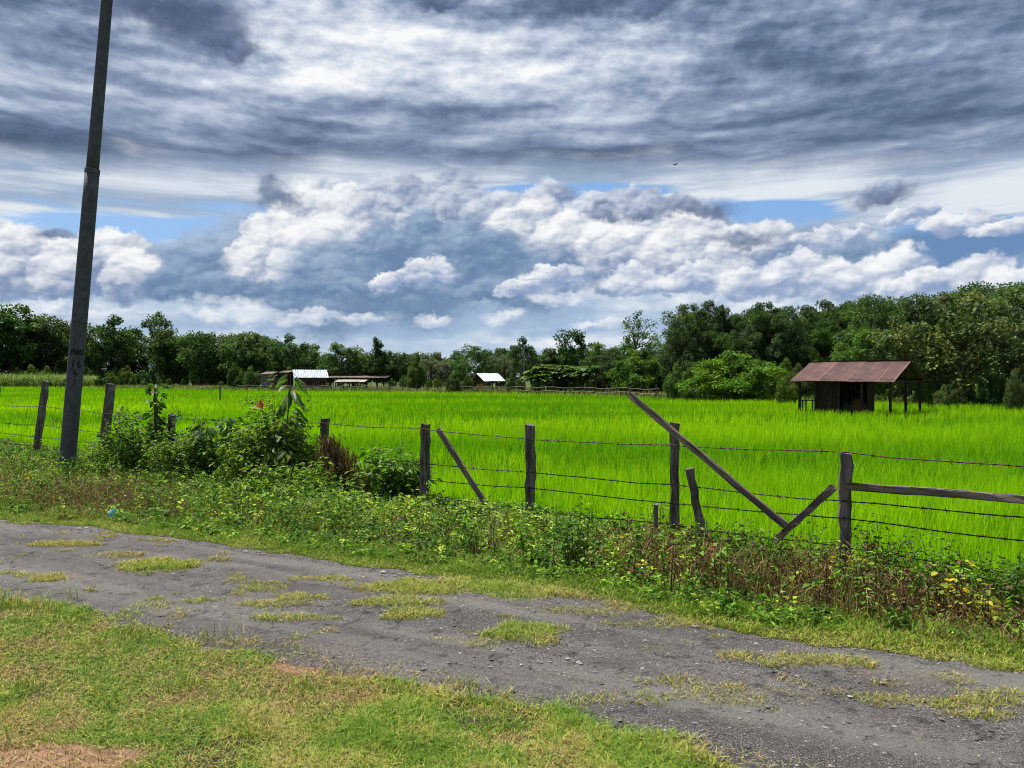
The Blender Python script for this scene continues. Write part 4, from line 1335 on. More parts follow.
def build_hut():
    L, D, EV, RG = 5.2, 6.0, 2.04, 3.12
    root = thing('field_hut', 'open timber hut with rusty red corrugated roof in the rice field', 'hut', (HUT_O[0], HUT_O[1], FIELD_Z), HUT_A)
    sl = math.atan2(RG - EV, D / 2); S = math.hypot(D / 2, RG - EV)
    corrugated('roof_slope', root, M_RUST, L, S, (0, 0, EV), sl, 7, .11, .012)
    o = corrugated('roof_slope', root, M_RUST, L, S, (L, D, EV), sl, 7, .11, .012); o.rotation_euler = (sl, 0, math.pi)
    bm = bmesh.new()
    box(bm, -.05, L + .05, D / 2 - .13, D / 2 + .13, RG + .02, RG + .045)
    rc = mobj('ridge_cap', bm_mesh('ridge_cap', bm, M_HUTWOOD), root)
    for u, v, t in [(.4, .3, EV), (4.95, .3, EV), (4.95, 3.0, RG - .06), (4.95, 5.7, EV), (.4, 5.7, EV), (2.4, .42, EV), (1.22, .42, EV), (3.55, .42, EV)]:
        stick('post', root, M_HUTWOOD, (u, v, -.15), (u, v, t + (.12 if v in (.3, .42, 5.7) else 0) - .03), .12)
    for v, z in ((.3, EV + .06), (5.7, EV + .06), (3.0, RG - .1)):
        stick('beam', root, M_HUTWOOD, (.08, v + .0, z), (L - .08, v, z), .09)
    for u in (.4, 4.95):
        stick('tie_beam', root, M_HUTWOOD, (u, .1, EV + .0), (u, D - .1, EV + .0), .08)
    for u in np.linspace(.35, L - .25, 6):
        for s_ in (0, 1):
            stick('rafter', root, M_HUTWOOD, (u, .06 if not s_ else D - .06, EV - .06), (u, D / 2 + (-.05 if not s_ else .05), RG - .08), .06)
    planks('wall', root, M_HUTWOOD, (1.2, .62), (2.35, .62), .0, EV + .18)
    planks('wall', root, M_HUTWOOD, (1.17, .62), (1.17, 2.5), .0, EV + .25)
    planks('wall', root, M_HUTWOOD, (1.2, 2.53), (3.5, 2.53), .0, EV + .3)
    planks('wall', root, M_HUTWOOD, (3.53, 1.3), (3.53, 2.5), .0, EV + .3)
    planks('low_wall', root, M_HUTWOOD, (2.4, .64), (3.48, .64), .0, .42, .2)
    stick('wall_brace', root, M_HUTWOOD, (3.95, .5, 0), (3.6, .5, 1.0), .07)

    def in_hut(u, v, z=0.):
        c, s = math.cos(HUT_A), math.sin(HUT_A)
        return (HUT_O[0] + u * c - v * s, HUT_O[1] + u * s + v * c, FIELD_Z + z)
    # things kept under the roof
    def lump(name, label, cat, u, v, z, rx, ry, rz, col, seed):
        bm = bmesh.new(); bmesh.ops.create_icosphere(bm, subdivisions=4, radius=1.)
        for vt in bm.verts:
            c = vt.co.copy()
            n = float(fbm(np.array([c.x * 2.2 + seed]), np.array([c.y * 2.2 + c.z * 1.7]), seed)[0]) - .5
            vt.co = Vector((c.x * rx, c.y * ry, max(c.z, -.55) * rz)) * (1 + n * .4)
            vt.co.z += rz * .55
        m = new_mat(name + '_cloth'); nn = noise(texco(), 9., 4., .6)
        out(pbsdf(mix(nn, tuple(q * .7 for q in col), col), .85, .2, normal=bump(nn, .5, .03)))
        o = mobj(name, bm_mesh(name, bm, m, True), None, in_hut(u, v, z)); o.rotation_euler = (0, 0, HUT_A)
        tag(o, label, cat)
    lump('covered_pile', 'rounded orange brown heap under the hut roof', 'heap', 3.0, 1.55, .0, .48, .5, .72, (.10, .048, .022), 3)
    lump('green_sack', 'bulky dark green sack beside the brown heap in the hut', 'sack', 2.5, 1.25, .0, .28, .3, .6, (.015, .05, .035), 8)
    t = thing('low_table', 'small rough wooden table at the left side of the hut', 'table', in_hut(.75, .75), HUT_A)
    bm = bmesh.new(); box(bm, -.33, .33, -.3, .3, .98, 1.03); mobj('table_top', bm_mesh('table_top', bm, M_HUTWOOD), t)
    for a_ in (-.27, .27):
        for b_ in (-.24, .24): stick('leg', t, M_HUTWOOD, (a_, b_, 0), (a_, b_, .98), .06)


build_hut()


def fgz(x, y): return float(ground_z(x, y))


def build_farm():
    Y = 130.; k = Y / F_PX
    X_ = lambda px: at(px, Y)
    G = fgz(X_(300), Y)
    M_WALLB = wood_mat('brown_boards', (.050, .032, .024), (.12, .075, .055), .1)
    M_WALLG = wood_mat('grey_boards', (.08, .07, .065), (.19, .165, .15), .1)
    # house with the bright metal roof
    x0, x1 = X_(287), X_(321)
    W = x1 - x0
    h = thing('farmhouse', 'brown farmhouse with bright sheet metal roof among far trees', 'house', (x0 + 1.2, Y, G), R(20))
    ev, rg, D = zat(377.5, Y) - G, zat(369.5, Y) - G, 6.5
    planks('wall', h, M_WALLB, (.6, .5), (W - .3, .5), -.2, ev, .3, .04)
    planks('wall', h, M_WALLB, (.6, 6.), (W - .3, 6.), -.2, ev, .3, .04)
    planks('wall', h, M_WALLB, (.6, .55), (.6, 5.95), -.2, ev + .3, .3, .04)
    planks('wall', h, M_WALLB, (W - .3, .55), (W - .3, 5.95), -.2, ev + .3, .3, .04)
    S = math.hypot(3.25, rg - ev)
    o = corrugated('roof_slope', h, M_ZINC, W, S, (0, 0, ev), math.atan2(rg - ev, 3.25), 6, .3, .03, False)
    o = corrugated('roof_slope', h, M_ZINC, W, S, (W, D, ev), math.atan2(rg - ev, 3.25), 6, .3, .03, False); o.rotation_euler = (math.atan2(rg - ev, 3.25), 0, math.pi)
    bm = bmesh.new(); box(bm, 2.2, 3.1, .44, .47, 0, 1.75); mobj('door', bm_mesh('door', bm, M_HUTWOOD), h)
    bm = bmesh.new(); box(bm, 4.3, 5.2, .44, .47, .9, 1.6); mobj('window', bm_mesh('window', bm, M_HUTWOOD), h)

    def shed(name, label, xa, xb, ytop, yev, y0, d, wall, roof, sheets=4):
        G_ = fgz((xa + xb) / 2, y0)
        s = thing(name, label, 'shed', (xa, y0, G_)); W_ = xb - xa
        e, t = zat(yev, y0) - G_, zat(ytop, y0) - G_
        if wall:
            planks('wall', s, wall, (.15, .3), (W_ - .15, .3), -.2, e, .3, .04); planks('wall', s, wall, (.15, .34), (.15, d - .3), -.2, e, .3, .04)
            planks('wall', s, wall, (W_ - .15, .34), (W_ - .15, d - .3), -.2, e, .3, .04); planks('wall', s, wall, (.15, d - .3), (W_ - .15, d - .3), -.2, t - .1, .3, .04)
        else:
            for u in np.linspace(.2, W_ - .2, max(3, int(W_ / 2.4))):
                stick('post', s, M_HUTWOOD, (u, .2, -.2), (u, .2, e), .12); stick('post', s, M_HUTWOOD, (u, d - .2, -.2), (u, d - .2, t - .08), .12)
        corrugated('roof', s, roof, W_, math.hypot(d, t - e), (0, 0, e), math.atan2(t - e, d), sheets, .3, .03, False)
        return s
    shed('plank_shed', 'small grey plank shed at the far left of the farm buildings', X_(262), X_(274.5), 371.5, 374, Y - 1, 3.2, M_WALLG, M_OLDSHEET, 2)
    shed('plank_shed', 'dark brown plank shed touching the farmhouse on its left', X_(275.5), X_(286), 370.5, 372.5, Y + 1.5, 3.5, M_WALLB, M_OLDSHEET, 2)
    shed('long_shed', 'long low dark shed stretching right of the farmhouse', X_(322), X_(384), 375.5, 377.5, Y + 3, 4.5, None, M_OLDSHEET, 8)
    shed('animal_pen', 'low pen roofed with cream sheets in front of the long shed', X_(338), X_(368), 379.6, 381.8, Y - 3, 3., None, M_CREAM, 5)

    # open shelter with a tilted white roof
    Y2 = 112.; G2 = fgz(at(488, Y2), Y2); x0 = at(474, Y2)
    s = thing('field_shelter', 'open shelter with tilted white sheet roof at the far field edge', 'shelter', (x0 + 1.5, Y2, G2), R(24))
    W2 = 3.5; e, t = zat(381, Y2) - G2, zat(373.2, Y2) - G2
    o = corrugated('roof', s, M_ZINC, W2, math.hypot(3., t - e), (0, 0, e), math.atan2(t - e, 3.), 4, .3, .03, False)
    m = new_mat('old_thatch'); n = noise(texco(), 14., 4.); out(pbsdf(mix(n, (.05, .03, .02), (.14, .085, .055)), .95, .1, normal=bump(n, 1., .05)))
    bm = bmesh.new()
    vs = [bm.verts.new(c) for c in [(-.1, 3.02, t + .05), (W2 + .1, 3.02, t + .05), (W2 + .15, 5., e + .1), (-.15, 5., e + .1), (-.1, 3.02, t - .15), (W2 + .1, 3.02, t - .15), (W2 + .15, 5., e - .1), (-.15, 5., e - .1)]]
    for f in [(0, 1, 2, 3), (7, 6, 5, 4), (0, 4, 5, 1), (1, 5, 6, 2), (2, 6, 7, 3), (3, 7, 4, 0)]: bm.faces.new([vs[i] for i in f])
    mobj('rear_thatch', bm_mesh('rear_thatch', bm, m), s)
    for u in (.15, W2 - .15):
        stick('post', s, M_HUTWOOD, (u, .2, -.2), (u, .2, e), .12); stick('post', s, M_HUTWOOD, (u, 3., -.2), (u, 3., t - .1), .12); stick('post', s, M_HUTWOOD, (u, 4.85, -.2), (u, 4.85, e - .05), .12)
    g = Geo(); n = 900
    P = np.stack([RNG.normal(0, .55, n), RNG.normal(0, .5, n), RNG.uniform(0, 1.1, n)], 1); P[:, :2] *= (1.1 - P[:, 2:] * .75)
    leaves(g, P, rdir(n, -.3), rdir(n), RNG.uniform(.2, .5, n), .07, jit((.16, .095, .05), n, .4), KITE)
    o = g.obj('straw_heap', M_GRASS, None, (x0 + 1.0, Y2 - .4, G2)); tag(o, 'brown straw heap under the white roofed shelter', 'straw heap')
    # blue drum
    x, y = at(457, 111.), 111.
    r = thing('water_drum', 'blue water drum left of the white roofed shelter', 'drum', (x, y, fgz(x, y)))
    mb = new_mat('blue_drum'); out(pbsdf((.02, .10, .32), .4, .5))
    g = Geo(); zz = np.array([0, .02, .35, .37, .40, .72, .74, .77, 1.1, 1.12]) * 1.15
    tube(g, np.stack([0 * zz, 0 * zz, zz], 1), np.array([.40, .43, .43, .45, .43, .43, .45, .43, .43, .41]), 18); g.obj('body', mb, r)
    g = Geo(); tube(g, [(.18, 0, 1.27), (.18, 0, 1.33)], .06, 10); g.obj('lid', mb, r)
    # bare slim mast
    y = 116.; x = at(524, y); gz = fgz(x, y)
    r = thing('slim_mast', 'thin pale bare mast in front of the far trees', 'mast', (x, y, gz))
    g = Geo(); tube(g, [(0, 0, -.3), (.02, 0, zat(344, y) - gz)], [.10, .06], 10, (.22, .23, .22)); g.obj('shaft', M_STEM, r)
    g = Geo(); tube(g, [(-.35, 0, zat(346, y) - gz), (.35, 0, zat(346, y) - gz)], .035, 6, (.2, .2, .19)); g.obj('crossarm', M_STEM, r)
    # fence along the far edge of the field
    xs = []
    xx = -46.
    while xx < 17: xs.append(xx); xx += RNG.uniform(1.5, 2.2)
    f = thing('far_fence', 'long old post and rail fence along the far field edge', 'fence', (0, 95., fgz(0, 97)))
    prev = None
    for xx in xs:
        yy = float(fieldfar_y(xx)) + 2.2; z = fgz(xx, yy) - f.location.z
        stick('post', f, M_POST, (xx, yy - 95, z - .2), (xx + RNG.normal(0, .05), yy - 95, z + RNG.uniform(1.0, 1.45)), .13)
    for zz, a_, b_ in ((.95, -46, -15), (.55, -46, 16), (1.0, -8, 16)):
        g = Geo(); t = np.arange(a_, b_, 1.)
        tube(g, np.stack([t, fieldfar_y(t) + 2.12 - 95, zz + .08 * np.sin(t * 1.7) + 0 * t], 1), .035, 5, (.20, .17, .14)); g.obj('rail', M_STEM, f)
    # stake in the paddy
    for lab, px, y, ty in [('thin dark stake standing in the rice on the left', 220, 62., 383), ('short thin stick standing in the rice below the farmhouse', 306, 88., 384)]:
        x = at(px, y); gz = fgz(x, y)
        o = lone_timber('thin_stake', lab, 'stake', (x, y, gz - .2), (x + .02, y, zat(ty, y)), .09, .09, M_POST)


build_farm()


def build_bird():
    y = 60.; x = at(675, y)
    root = thing('bird', 'tiny dark bird flying high below the grey clouds', 'bird', (x, y, zat(165, y)), .5)
    m = new_mat('dark_feathers'); out(pbsdf((.03, .03, .032), .8, .2))
    g = Geo(); t = np.linspace(-.14, .14, 9)
    tube(g, np.stack([t, 0 * t, .01 * np.cos(t * 9)], 1), [.008, .014, .03, .042, .046, .04, .03, .026, .006], 8); g.obj('body', m, root)
    for s in (-1, 1):
        bm = bmesh.new()
        pr = [(.06, .03, .02), (.07, .16, .06), (.02, .30, .045), (-.03, .17, .05), (-.06, .03, .015)]
        top = [bm.verts.new((a, b * s, c + .004)) for a, b, c in pr]; bot = [bm.verts.new((a, b * s, c - .004)) for a, b, c in pr]
        bm.faces.new(top); bm.faces.new(bot[::-1])
        for i in range(5): bm.faces.new([top[i], top[(i + 1) % 5], bot[(i + 1) % 5], bot[i]])
        mobj('wing', bm_mesh('wing', bm, m), root)
    bm = bmesh.new(); box(bm, -.22, -.11, -.03, .03, -.002, .006); mobj('tail', bm_mesh('tail', bm, m), root)


build_bird()
# ------------------------------------------------------------------ trees
M_TREE = leaf_mat('tree_leaf', .34, .6, .2, vary=True)
M_BARK = attr_mat('bark', .9, .1, .35, 8., .6)
H0 = 10.                                           # every prototype stands about ten metres tall


def clump_leaves(g, ctr, rad, n, L, W, col, flat=.75, v=.3, tm=KITE, out_bias=1., droop=.15):
    d = rdir(n, .25)
    P = np.asarray(ctr) + d * (rad * RNG.uniform(.25, 1.05, n) ** .6)[:, None] * (1, 1, flat)
    D = unit(d * out_bias + RNG.normal(0, .7, (n, 3)) + (0, 0, -.25))
    leaves(g, P, D, unit(d * .6 + rdir(n, 1.1)), L * RNG.uniform(.6, 1.25, n), W * RNG.uniform(.7, 1.2, n), jit(col, n, v, .08), tm, droop)


def limb(g, a, b, r0, r1, col, bend=.12, k=5):
    a, b = np.array(a, float), np.array(b, float)
    L = np.linalg.norm(b - a)
    m = (a + b) / 2 + RNG.normal(0, bend * L, 3) + (0, 0, -bend * L * .3)
    t = np.linspace(0, 1, k)[:, None]
    tube(g, (1 - t) ** 2 * a + 2 * t * (1 - t) * m + t ** 2 * b, np.linspace(r0, r1, k), 6, col)


def crown_tree(seed, rx, z0, z1, lobes, lobe_r, subs, per, L, W, cols, trunk_r=.22, trunk_top=None, shape='round', sparse=0., barkcol=(.10, .085, .07), flat=.75, sub_r=.34):
    """returns (crown mesh, trunk mesh): limbs run to every lobe and leaf clumps sit round the limb ends"""
    global RNG
    keep, RNG = RNG, np.random.default_rng(seed)
    gc, gt = Geo(), Geo()
    zc, rz = (z0 + z1) / 2, (z1 - z0) / 2
    tt = trunk_top or z0 + rz * .9
    lean = RNG.normal(0, .25, 2)
    tk = np.linspace(0, 1, 7)
    axis = np.stack([lean[0] * tk ** 2 + .05 * np.sin(tk * 5), lean[1] * tk ** 2 + .05 * np.cos(tk * 4), -.4 + (tt + .4) * tk], 1)
    tube(gt, axis, trunk_r * (1 - .62 * tk) * (1 + .5 * (tk < .05)), 8, barkcol)
    cen = []
    tries = 0
    while len(cen) < lobes and tries < 4000:
        tries += 1
        v = RNG.normal(size=3); v /= np.linalg.norm(v); v *= RNG.uniform(.25, 1) ** .5
        f = 1.
        if shape == 'cone': f = 1 - .8 * (v[2] * .5 + .5)
        if shape == 'flat': f = .55 + .55 * (v[2] * .5 + .5)
        if shape == 'dome': f = 1.15 - .55 * (v[2] * .5 + .5); 
        c = np.array([v[0] * rx * f, v[1] * rx * f, zc + v[2] * rz])
        lr = lobe_r * RNG.uniform(.7, 1.25)
        if all(np.linalg.norm(c - q) > .55 * (lr + r) * (1 + sparse) for q, r in cen): cen.append((c, lr))
    for c, lr in cen:
        f = np.clip((c[2] - z0 * .6) / (tt - z0 * .6 + 1e-6) * .75, .12, 1)
        base = np.array([np.interp(f * (tt + .4) - .4, axis[:, 2], axis[:, 0]), np.interp(f * (tt + .4) - .4, axis[:, 2], axis[:, 1]), f * (tt + .4) - .4])
        if base[2] > c[2] - .1: base[2] = max(c[2] - .5, .2)
        limb(gt, base, c, trunk_r * .36, .03, barkcol)
        lc = np.array(cols[RNG.integers(0, len(cols))]) * RNG.uniform(.8, 1.2)
        for s in range(subs):
            d = rdir(1, .3)[0]
            sc = c + d * lr * RNG.uniform(.5, 1.0) * (1, 1, flat)
            if s % 3 == 0: limb(gt, c, sc, .03, .012, barkcol, k=3)
            clump_leaves(gc, sc, lr * sub_r * RNG.uniform(.7, 1.35), int(per * RNG.uniform(.6, 1.3)), L, W, lc * RNG.uniform(.78, 1.25), flat)
    RNG = keep
    return gc.mesh('crown', M_TREE), gt.mesh('trunk', M_BARK, True)


def palm_tree(seed, th, nf, fl, col):
    global RNG
    keep, RNG = RNG, np.random.default_rng(seed)
    gc, gt = Geo(), Geo()
    zz = np.linspace(-.3, th, 10)
    tube(gt, np.stack([.12 * np.sin(zz * .4), 0 * zz, zz], 1), np.linspace(.34, .26, 10), 10, (.09, .075, .06))
    for i in range(nf):
        a = i * 2.399 + RNG.normal(0, .1); up = RNG.uniform(-.25, 1.15)
        t = np.linspace(0, 1, 9)
        r = fl * RNG.uniform(.85, 1.1)
        hor = r * (t * math.cos(up * .9)); ver = r * (math.sin(up) * t - (.42 + .3 * math.cos(up)) * t ** 2.2)
        sp = np.stack([.12 * np.sin(th * .4) + np.cos(a) * hor, np.sin(a) * hor, th + ver], 1)
        tube(gc, sp, np.linspace(.045, .012, 9), 4, (.10, .11, .04), False)
        k = 26
        u = np.linspace(.16, 1, k)
        P = np.stack([np.interp(u, t, sp[:, j]) for j in range(3)], 1)
        T_ = unit(np.stack([np.interp(u, t, np.gradient(sp[:, j])) for j in range(3)], 1))
        S_ = unit(np.cross(T_, (0, 0, 1.)))
        for s in (-1, 1):
            D = unit(T_ * .55 + S_ * s + (0, 0, -.25) + RNG.normal(0, .12, (k, 3)))
            leaves(gc, P, D, np.tile((0, 0, 1.), (k, 1)) + RNG.normal(0, .3, (k, 3)), fl * .26 * (1 - .55 * np.abs(u - .45)), .075, jit(col, k, .25), KITE, .3)
    RNG = keep
    return gc.mesh('crown', M_TREE), gt.mesh('trunk', M_BARK, True)


def banana_plant(seed, h, cols):
    global RNG
    keep, RNG = RNG, np.random.default_rng(seed)
    gc, gt = Geo(), Geo()
    for j in range(5):
        bx, by = RNG.normal(0, .8, 2); hh = h * RNG.uniform(.5, .75)
        tube(gt, [(bx, by, -.2), (bx + .05, by, hh * .5), (bx + .1, by, hh)], [.16, .13, .09], 7, (.14, .16, .06))
        for i in range(9):
            a = i * 2.4 + RNG.normal(0, .2); up = RNG.uniform(.2, 1.2); L = h * RNG.uniform(.35, .5)
            n = 7
            t = np.linspace(0, 1, n)
            hor = L * t * math.cos(up * .8); ver = L * (math.sin(up) * t - .55 * t ** 2)
            c = np.stack([bx + .1 + np.cos(a) * hor, by + np.sin(a) * hor, hh + ver], 1)
            S_ = np.array([-math.sin(a), math.cos(a), 0]); w = (.30 * h / 4) * np.sin(np.pi * np.clip(t * .9 + .08, 0, 1)) ** .7
            l, r = c - S_ * w[:, None] + (0, 0, .08), c + S_ * w[:, None] + (0, 0, .08)
            co = np.stack([l, c, r], 1).reshape(-1, 3)
            q = [(3 * k + o, 3 * k + o + 1, 3 * k + o + 4, 3 * k + o + 3) for k in range(n - 1) for o in (0, 1)]
            gc.add(co, q, None, np.array(cols[RNG.integers(0, len(cols))]) * RNG.uniform(.8, 1.2))
    RNG = keep
    return gc.mesh('crown', M_TREE), gt.mesh('trunk', M_BARK, True)


DK = [(.032, .070, .018), (.046, .092, .020), (.064, .112, .024)]
MD = [(.060, .120, .022), (.088, .150, .028), (.048, .098, .022)]
OL = [(.110, .145, .028), (.085, .125, .024), (.15, .19, .03), (.060, .10, .022)]
BR = [(.075, .145, .020), (.110, .180, .024), (.055, .11, .018)]
PROTO = {
    'dense': [crown_tree(s, 3.5, 1.2, 9.9, 24, 1.55, 12, 30, .42, .26, DK) for s in (1, 2, 3)],
    'leafy': [crown_tree(s, 3.3, .8, 9.9, 24, 1.45, 11, 30, .40, .25, MD) for s in (4, 5)],
    'fine': [crown_tree(s, 3.5, 1.0, 9.9, 26, 1.5, 13, 62, .25, .15, DK) for s in (21, 22)],
    'finer': [crown_tree(23, 3.3, .8, 9.9, 25, 1.45, 12, 60, .25, .16, MD)],
    'lobed': [crown_tree(s, 2.6, 3.4, 9.9, 12, 1.5, 12, 32, .40, .25, DK, .2, sparse=.25) for s in (6, 7)],
    'cone': [crown_tree(8, 2.6, 1.6, 10, 18, 1.05, 11, 30, .36, .22, DK, shape='cone', sparse=.15)],
    'flat': [crown_tree(9, 2.6, 6.2, 9.9, 11, 1.0, 9, 22, .36, .22, DK, .2, shape='flat', sparse=.35)],
    'sparse': [crown_tree(10, 2.5, 2.6, 9.9, 26, .85, 7, 14, .30, .17, OL[1:] + MD, .2, sparse=.35, barkcol=(.16, .14, .12), sub_r=.5)],
    'teak': [crown_tree(s, 3.2, .9, 9.9, 32, 1.15, 9, 17, .38, .28, OL, .2, sparse=.15, barkcol=(.15, .125, .10), sub_r=.5) for s in (11, 12)],
    'round': [crown_tree(13, 5.6, .3, 9.8, 34, 1.8, 12, 34, .40, .24, DK, .25, shape='dome')],
    'bush': [crown_tree(s, 6.0, .3, 9.4, 34, 1.9, 14, 44, .44, .22, c, .2, trunk_top=5., shape='dome') for s, c in ((14, BR), (15, MD), (16, MD + OL[:2]))],
    'palm': [palm_tree(17, 6.2, 34, 4.2, (.045, .085, .022)), palm_tree(18, 5.6, 30, 4.4, (.06, .10, .025))],
    'banana': [banana_plant(19, 9., MD + BR[:1]), banana_plant(20, 9., MD)],
}


def tree(kind, label, px, ytop, depth, wscale=1., group=None, name=None, cat='tree', var=None):
    x = at(px, depth); gz = fgz(x, depth)
    vs = PROTO[kind]
    i = int(RNG.integers(0, len(vs))) if var is None else var
    mc, mt = vs[i]
    s = (zat(ytop, depth) - gz) / H0
    r = thing(name or 'tree', label, cat, (x, depth, gz), RNG.uniform(0, 6.28), group)
    r.scale = (s * wscale, s * wscale, s)
    mobj('trunk', mt, r); mobj('crown', mc, r)
    return r


# --- singled-out trees, left to right
def T(*a, **k): tree(*a, **k)
T('dense', 'massive dark tree at the left edge behind the cane', 12, 306, 196, 1.1, name='broadleaf_tree')
T('dense', 'big dark tree just left of the utility pole', 44, 313, 200, .95, name='broadleaf_tree')
T('lobed', 'tall lobed dark tree just right of the utility pole', 121, 318, 190, 1.0, name='broadleaf_tree', var=0)
T('lobed', 'slimmer dark tree close behind the utility pole', 97, 327, 192, .95, name='broadleaf_tree', var=1)
T('flat', 'tall tree with a thin flat topped crown above the left woods', 160, 315, 188, .85, name='flat_topped_tree')
T('dense', 'rounded dark tree under the flat topped tree', 168, 331, 184, .85, name='broadleaf_tree')
T('lobed', 'dark tree standing up behind the farmhouse', 292, 336, 150, .9, name='broadleaf_tree')
T('leafy', 'spreading green tree right of the farmhouse', 343, 342, 140, 1.1, name='broadleaf_tree')
T('cone', 'dark pointed tree above the long shed', 377, 334, 138, .95, name='pointed_tree')
T('palm', 'left of two shaggy palms between the pointed tree and the round dark tree', 431, 350, 150, 1., name='palm_tree', var=0)
T('palm', 'right of two shaggy palms beside the round dark tree', 447, 349, 148, 1., name='palm_tree', var=1)
T('round', 'wide round dark tree behind the white roofed shelter', 473, 346, 135, .92, name='round_tree')
T('lobed', 'narrow dark tree right behind the slim mast', 523, 339, 132, .85, name='broadleaf_tree')
T('lobed', 'rounded dark tree standing alone above the banana plants', 573, 331, 118, .9, name='broadleaf_tree')
T('leafy', 'dark tree left of the tall airy tree', 603, 342, 108, 1., name='broadleaf_tree')
T('sparse', 'tall airy tree with sky showing through its thin crown', 637, 311, 100, .92, name='airy_tree')
T('bush', 'bright green spreading bush left of the rusty roofed hut', 734, 351, 62, 1.45, name='spreading_bush', cat='bush', var=0)
T('bush', 'dark green bush under the airy tree', 640, 349, 88, 1.0, name='dark_bush', cat='bush', var=1)
T('bush', 'round dark green bush in front of the palms', 416, 361, 118, .62, name='dark_bush', cat='bush', var=1)
T('teak', 'large leaved tree directly behind the rusty roofed hut', 905, 318, 55, 1.05, name='large_leaved_tree', var=0)
T('teak', 'tall olive large leaved tree right of the rusty roofed hut', 965, 293, 54, 1.1, name='large_leaved_tree', var=1)
T('teak', 'large leaved olive tree at the right edge of the field', 1018, 312, 50, 1., name='large_leaved_tree', var=0)
T('leafy', 'dark green tree rising highest at the right edge', 1012, 284, 66, 1.05, name='broadleaf_tree')
T('leafy', 'bright olive tree behind the left end of the rusty roofed hut', 868, 328, 60, .95, name='broadleaf_tree', var=1)
T('bush', 'low bush at the right edge below the olive trees', 1016, 372, 44, .45, name='low_bush', cat='bush', var=2)
T('bush', 'low bush between the bright spreading bush and the hut', 786, 378, 56, .6, name='low_bush', cat='bush', var=2)

# --- rows of look-alike trees; each row reads as one stretch of woods
rows = [  # kind, label, group, name, [(px, ytop)], depth, width
    ('dense', 'dark dense tree in the left woods behind the cane', 'dark trees of the left woods', [(-60, 300), (-30, 308), (66, 322), (82, 330), (28, 318), (140, 334), (-8, 316), (185, 335), (112, 334), (60, 334)], 206, 1.),
    ('leafy', 'lower green tree in the woods left of the farmhouse', 'green trees left of the farmhouse', [(183, 334), (198, 331), (212, 330), (226, 331), (240, 329), (254, 332), (268, 335), (281, 340), (205, 340), (233, 342), (258, 345), (275, 348)], 178, .95),
    ('leafy', 'green tree behind the farm sheds', 'green trees behind the farm sheds', [(305, 343), (318, 349), (330, 351), (356, 349), (366, 352), (390, 350), (402, 352), (414, 351), (314, 356), (348, 358), (384, 357)], 152, 1.),
    ('dense', 'dark tree in the far gap between pointed tree and mast', 'far dark trees in the middle gap', [(398, 355), (412, 354), (425, 355), (440, 353), (456, 352), (490, 349), (502, 349), (512, 347), (534, 352), (545, 351), (556, 350), (566, 350), (584, 349), (594, 347)], 158, 1.),
    ('palm', 'feathery palm top above the trees left of the mast', 'palms left of the mast', [(497, 345), (506, 346), (514, 347)], 140, .9),
    ('banana', 'banana plant in the pale green thicket right of the mast', 'banana plants right of the mast', [(533, 361), (543, 358), (552, 360), (561, 357), (571, 359), (580, 361), (590, 358), (548, 366), (566, 367), (584, 369), (537, 369), (596, 366)], 97, 1.15),
    ('finer', 'middle sized tree in the thicket around the airy tree', 'trees around the airy tree', [(612, 350), (624, 345), (652, 343), (662, 348), (672, 345), (618, 358), (660, 360), (676, 358)], 98, 1.),
    ('fine', 'dark tree of the high woods between airy tree and hut', 'dark trees of the right woods', [(684, 322), (690, 309), (702, 316), (716, 306), (730, 314), (742, 311), (756, 313), (768, 308), (783, 312), (797, 309), (812, 306), (828, 301), (842, 309), (856, 305), (700, 332), (725, 330), (750, 330), (775, 330), (800, 328), (825, 326)], 84, .82),
    ('finer', 'tree in the wood behind the large leaved trees', 'trees behind the large leaved trees', [(870, 301), (884, 304), (898, 306), (912, 302), (926, 298), (942, 296), (956, 292), (980, 288), (998, 289), (1030, 286), (1050, 284), (1075, 288)], 74, .9),
]
for kind, lab, grp, pts, dep, ws in rows:
    nm = {'dense': 'broadleaf_tree', 'fine': 'broadleaf_tree', 'finer': 'broadleaf_tree', 'leafy': 'broadleaf_tree', 'palm': 'palm_tree', 'banana': 'banana_plant'}[kind]
    for px, yt in pts:
        tree(kind, lab, px + RNG.normal(0, 1.), yt + RNG.normal(0, 1.0), dep * RNG.uniform(.96, 1.06), ws * RNG.uniform(.88, 1.12), grp, nm, 'banana plant' if kind == 'banana' else ('palm' if kind == 'palm' else 'tree'))
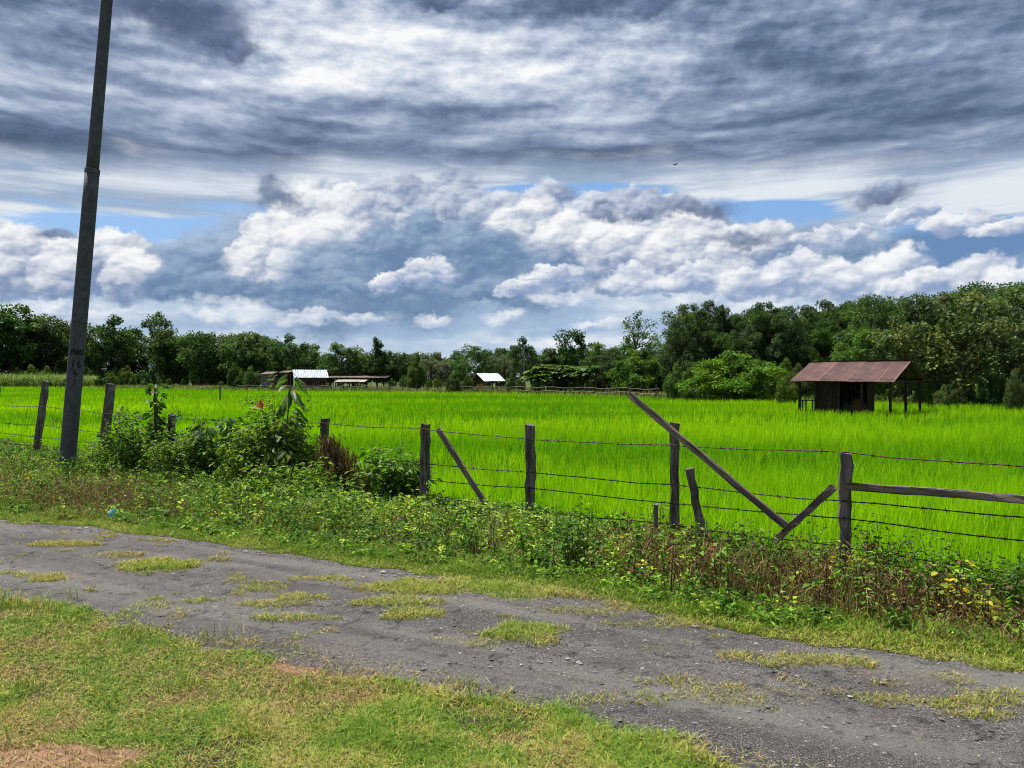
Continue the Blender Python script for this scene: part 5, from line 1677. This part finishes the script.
# low bushes at the feet of the woods
brow = [('dark low undergrowth bush beneath the left woods', 'undergrowth of the left woods', [(q, 366 + (q * 7 % 5)) for q in range(-40, 260, 14)], 186, .75),
        ('low green bush along the cane at the left field edge', 'bushes along the left field edge', [(100, 375), (112, 374), (122, 377), (134, 375), (146, 378), (158, 377), (170, 378), (182, 379), (195, 380), (208, 379), (222, 380), (236, 379), (248, 381)], 166, .55),
        ('low bush in front of the farm buildings', 'bushes round the farm', [(255, 379), (268, 381), (330, 384), (355, 383), (392, 379), (404, 377), (428, 378), (440, 376), (240, 372), (252, 368), (236, 362)], 136, .6),
        ('bush behind the far rail fence', 'bushes behind the far rail fence', [(455, 374), (468, 376), (510, 374), (522, 376), (538, 376), (552, 374), (566, 376), (578, 374), (592, 373), (604, 372), (618, 370), (630, 368), (652, 369), (666, 368), (680, 366), (694, 368)], 101, .6),
        ('bush at the foot of the dark right woods', 'bushes under the right woods', [(676, 366), (690, 362), (706, 370), (772, 366), (788, 360), (800, 366), (815, 362), (836, 358), (858, 360), (880, 356), (900, 362)], 68, .6),
        ('low scrub bush below the large leaved trees', 'scrub below the large leaved trees', [(930, 384), (945, 386), (955, 382), (975, 386), (992, 384), (1005, 382), (1030, 378), (940, 376), (985, 374)], 52, .7)]
for lab, grp, pts, dep, ws in brow:
    for px, yt in pts:
        tree('bush', lab, px + RNG.normal(0, 1.), yt + RNG.normal(0, .7), dep * RNG.uniform(.97, 1.04), ws * RNG.uniform(.8, 1.15), grp, 'low_bush', 'bush', int(RNG.integers(1, 3)))


def build_cane():
    g = Geo(); n = 9000
    px = RNG.uniform(-90, 98, n); y = RNG.uniform(170, 190, n)
    x = px_x = (px - 512) / F_PX * y
    h = 4.3 * RNG.uniform(.75, 1.08, n) * (1 - .25 * sstep(40, 98, px))
    z = ground_z(x, y)
    c = mixc((.10, .18, .035), (.27, .34, .10), RNG.uniform(0, 1, n))
    blades(g, np.stack([x, y, z + RNG.uniform(0, 1.4, n)], 1), h * .62, .22, RNG.uniform(0, 6.28, n), RNG.uniform(.2, .9, n), c * .8, 2, c)
    tag(g.obj('sugar_cane', M_GRASS), kind='stuff')


def build_meadow():
    g = Geo(); n = 42000
    x = RNG.uniform(-150, 60, n); t = RNG.uniform(-.5, 26, n)
    y = fieldfar_y(x) + t
    k = np.abs(x) < .72 * y + 5
    x, y = x[k], y[k]; n = len(x)
    q = fbm(x * .2, y * .2, 5) + RNG.normal(0, .15, n)
    c = np.where((q > .6)[:, None], jit((.20, .17, .07), n), np.where((q > .42)[:, None], jit((.13, .19, .04), n), jit((.07, .13, .025), n)))
    w = .05 + .0007 * y
    blades(g, np.stack([x, y, ground_z(x, y)], 1), RNG.uniform(.35, .95, n), w, RNG.uniform(0, 6.28, n), RNG.uniform(.1, .8, n), c * .85, 2, c)
    tag(g.obj('meadow_grass', M_GRASS), kind='stuff')


build_cane(); build_meadow()
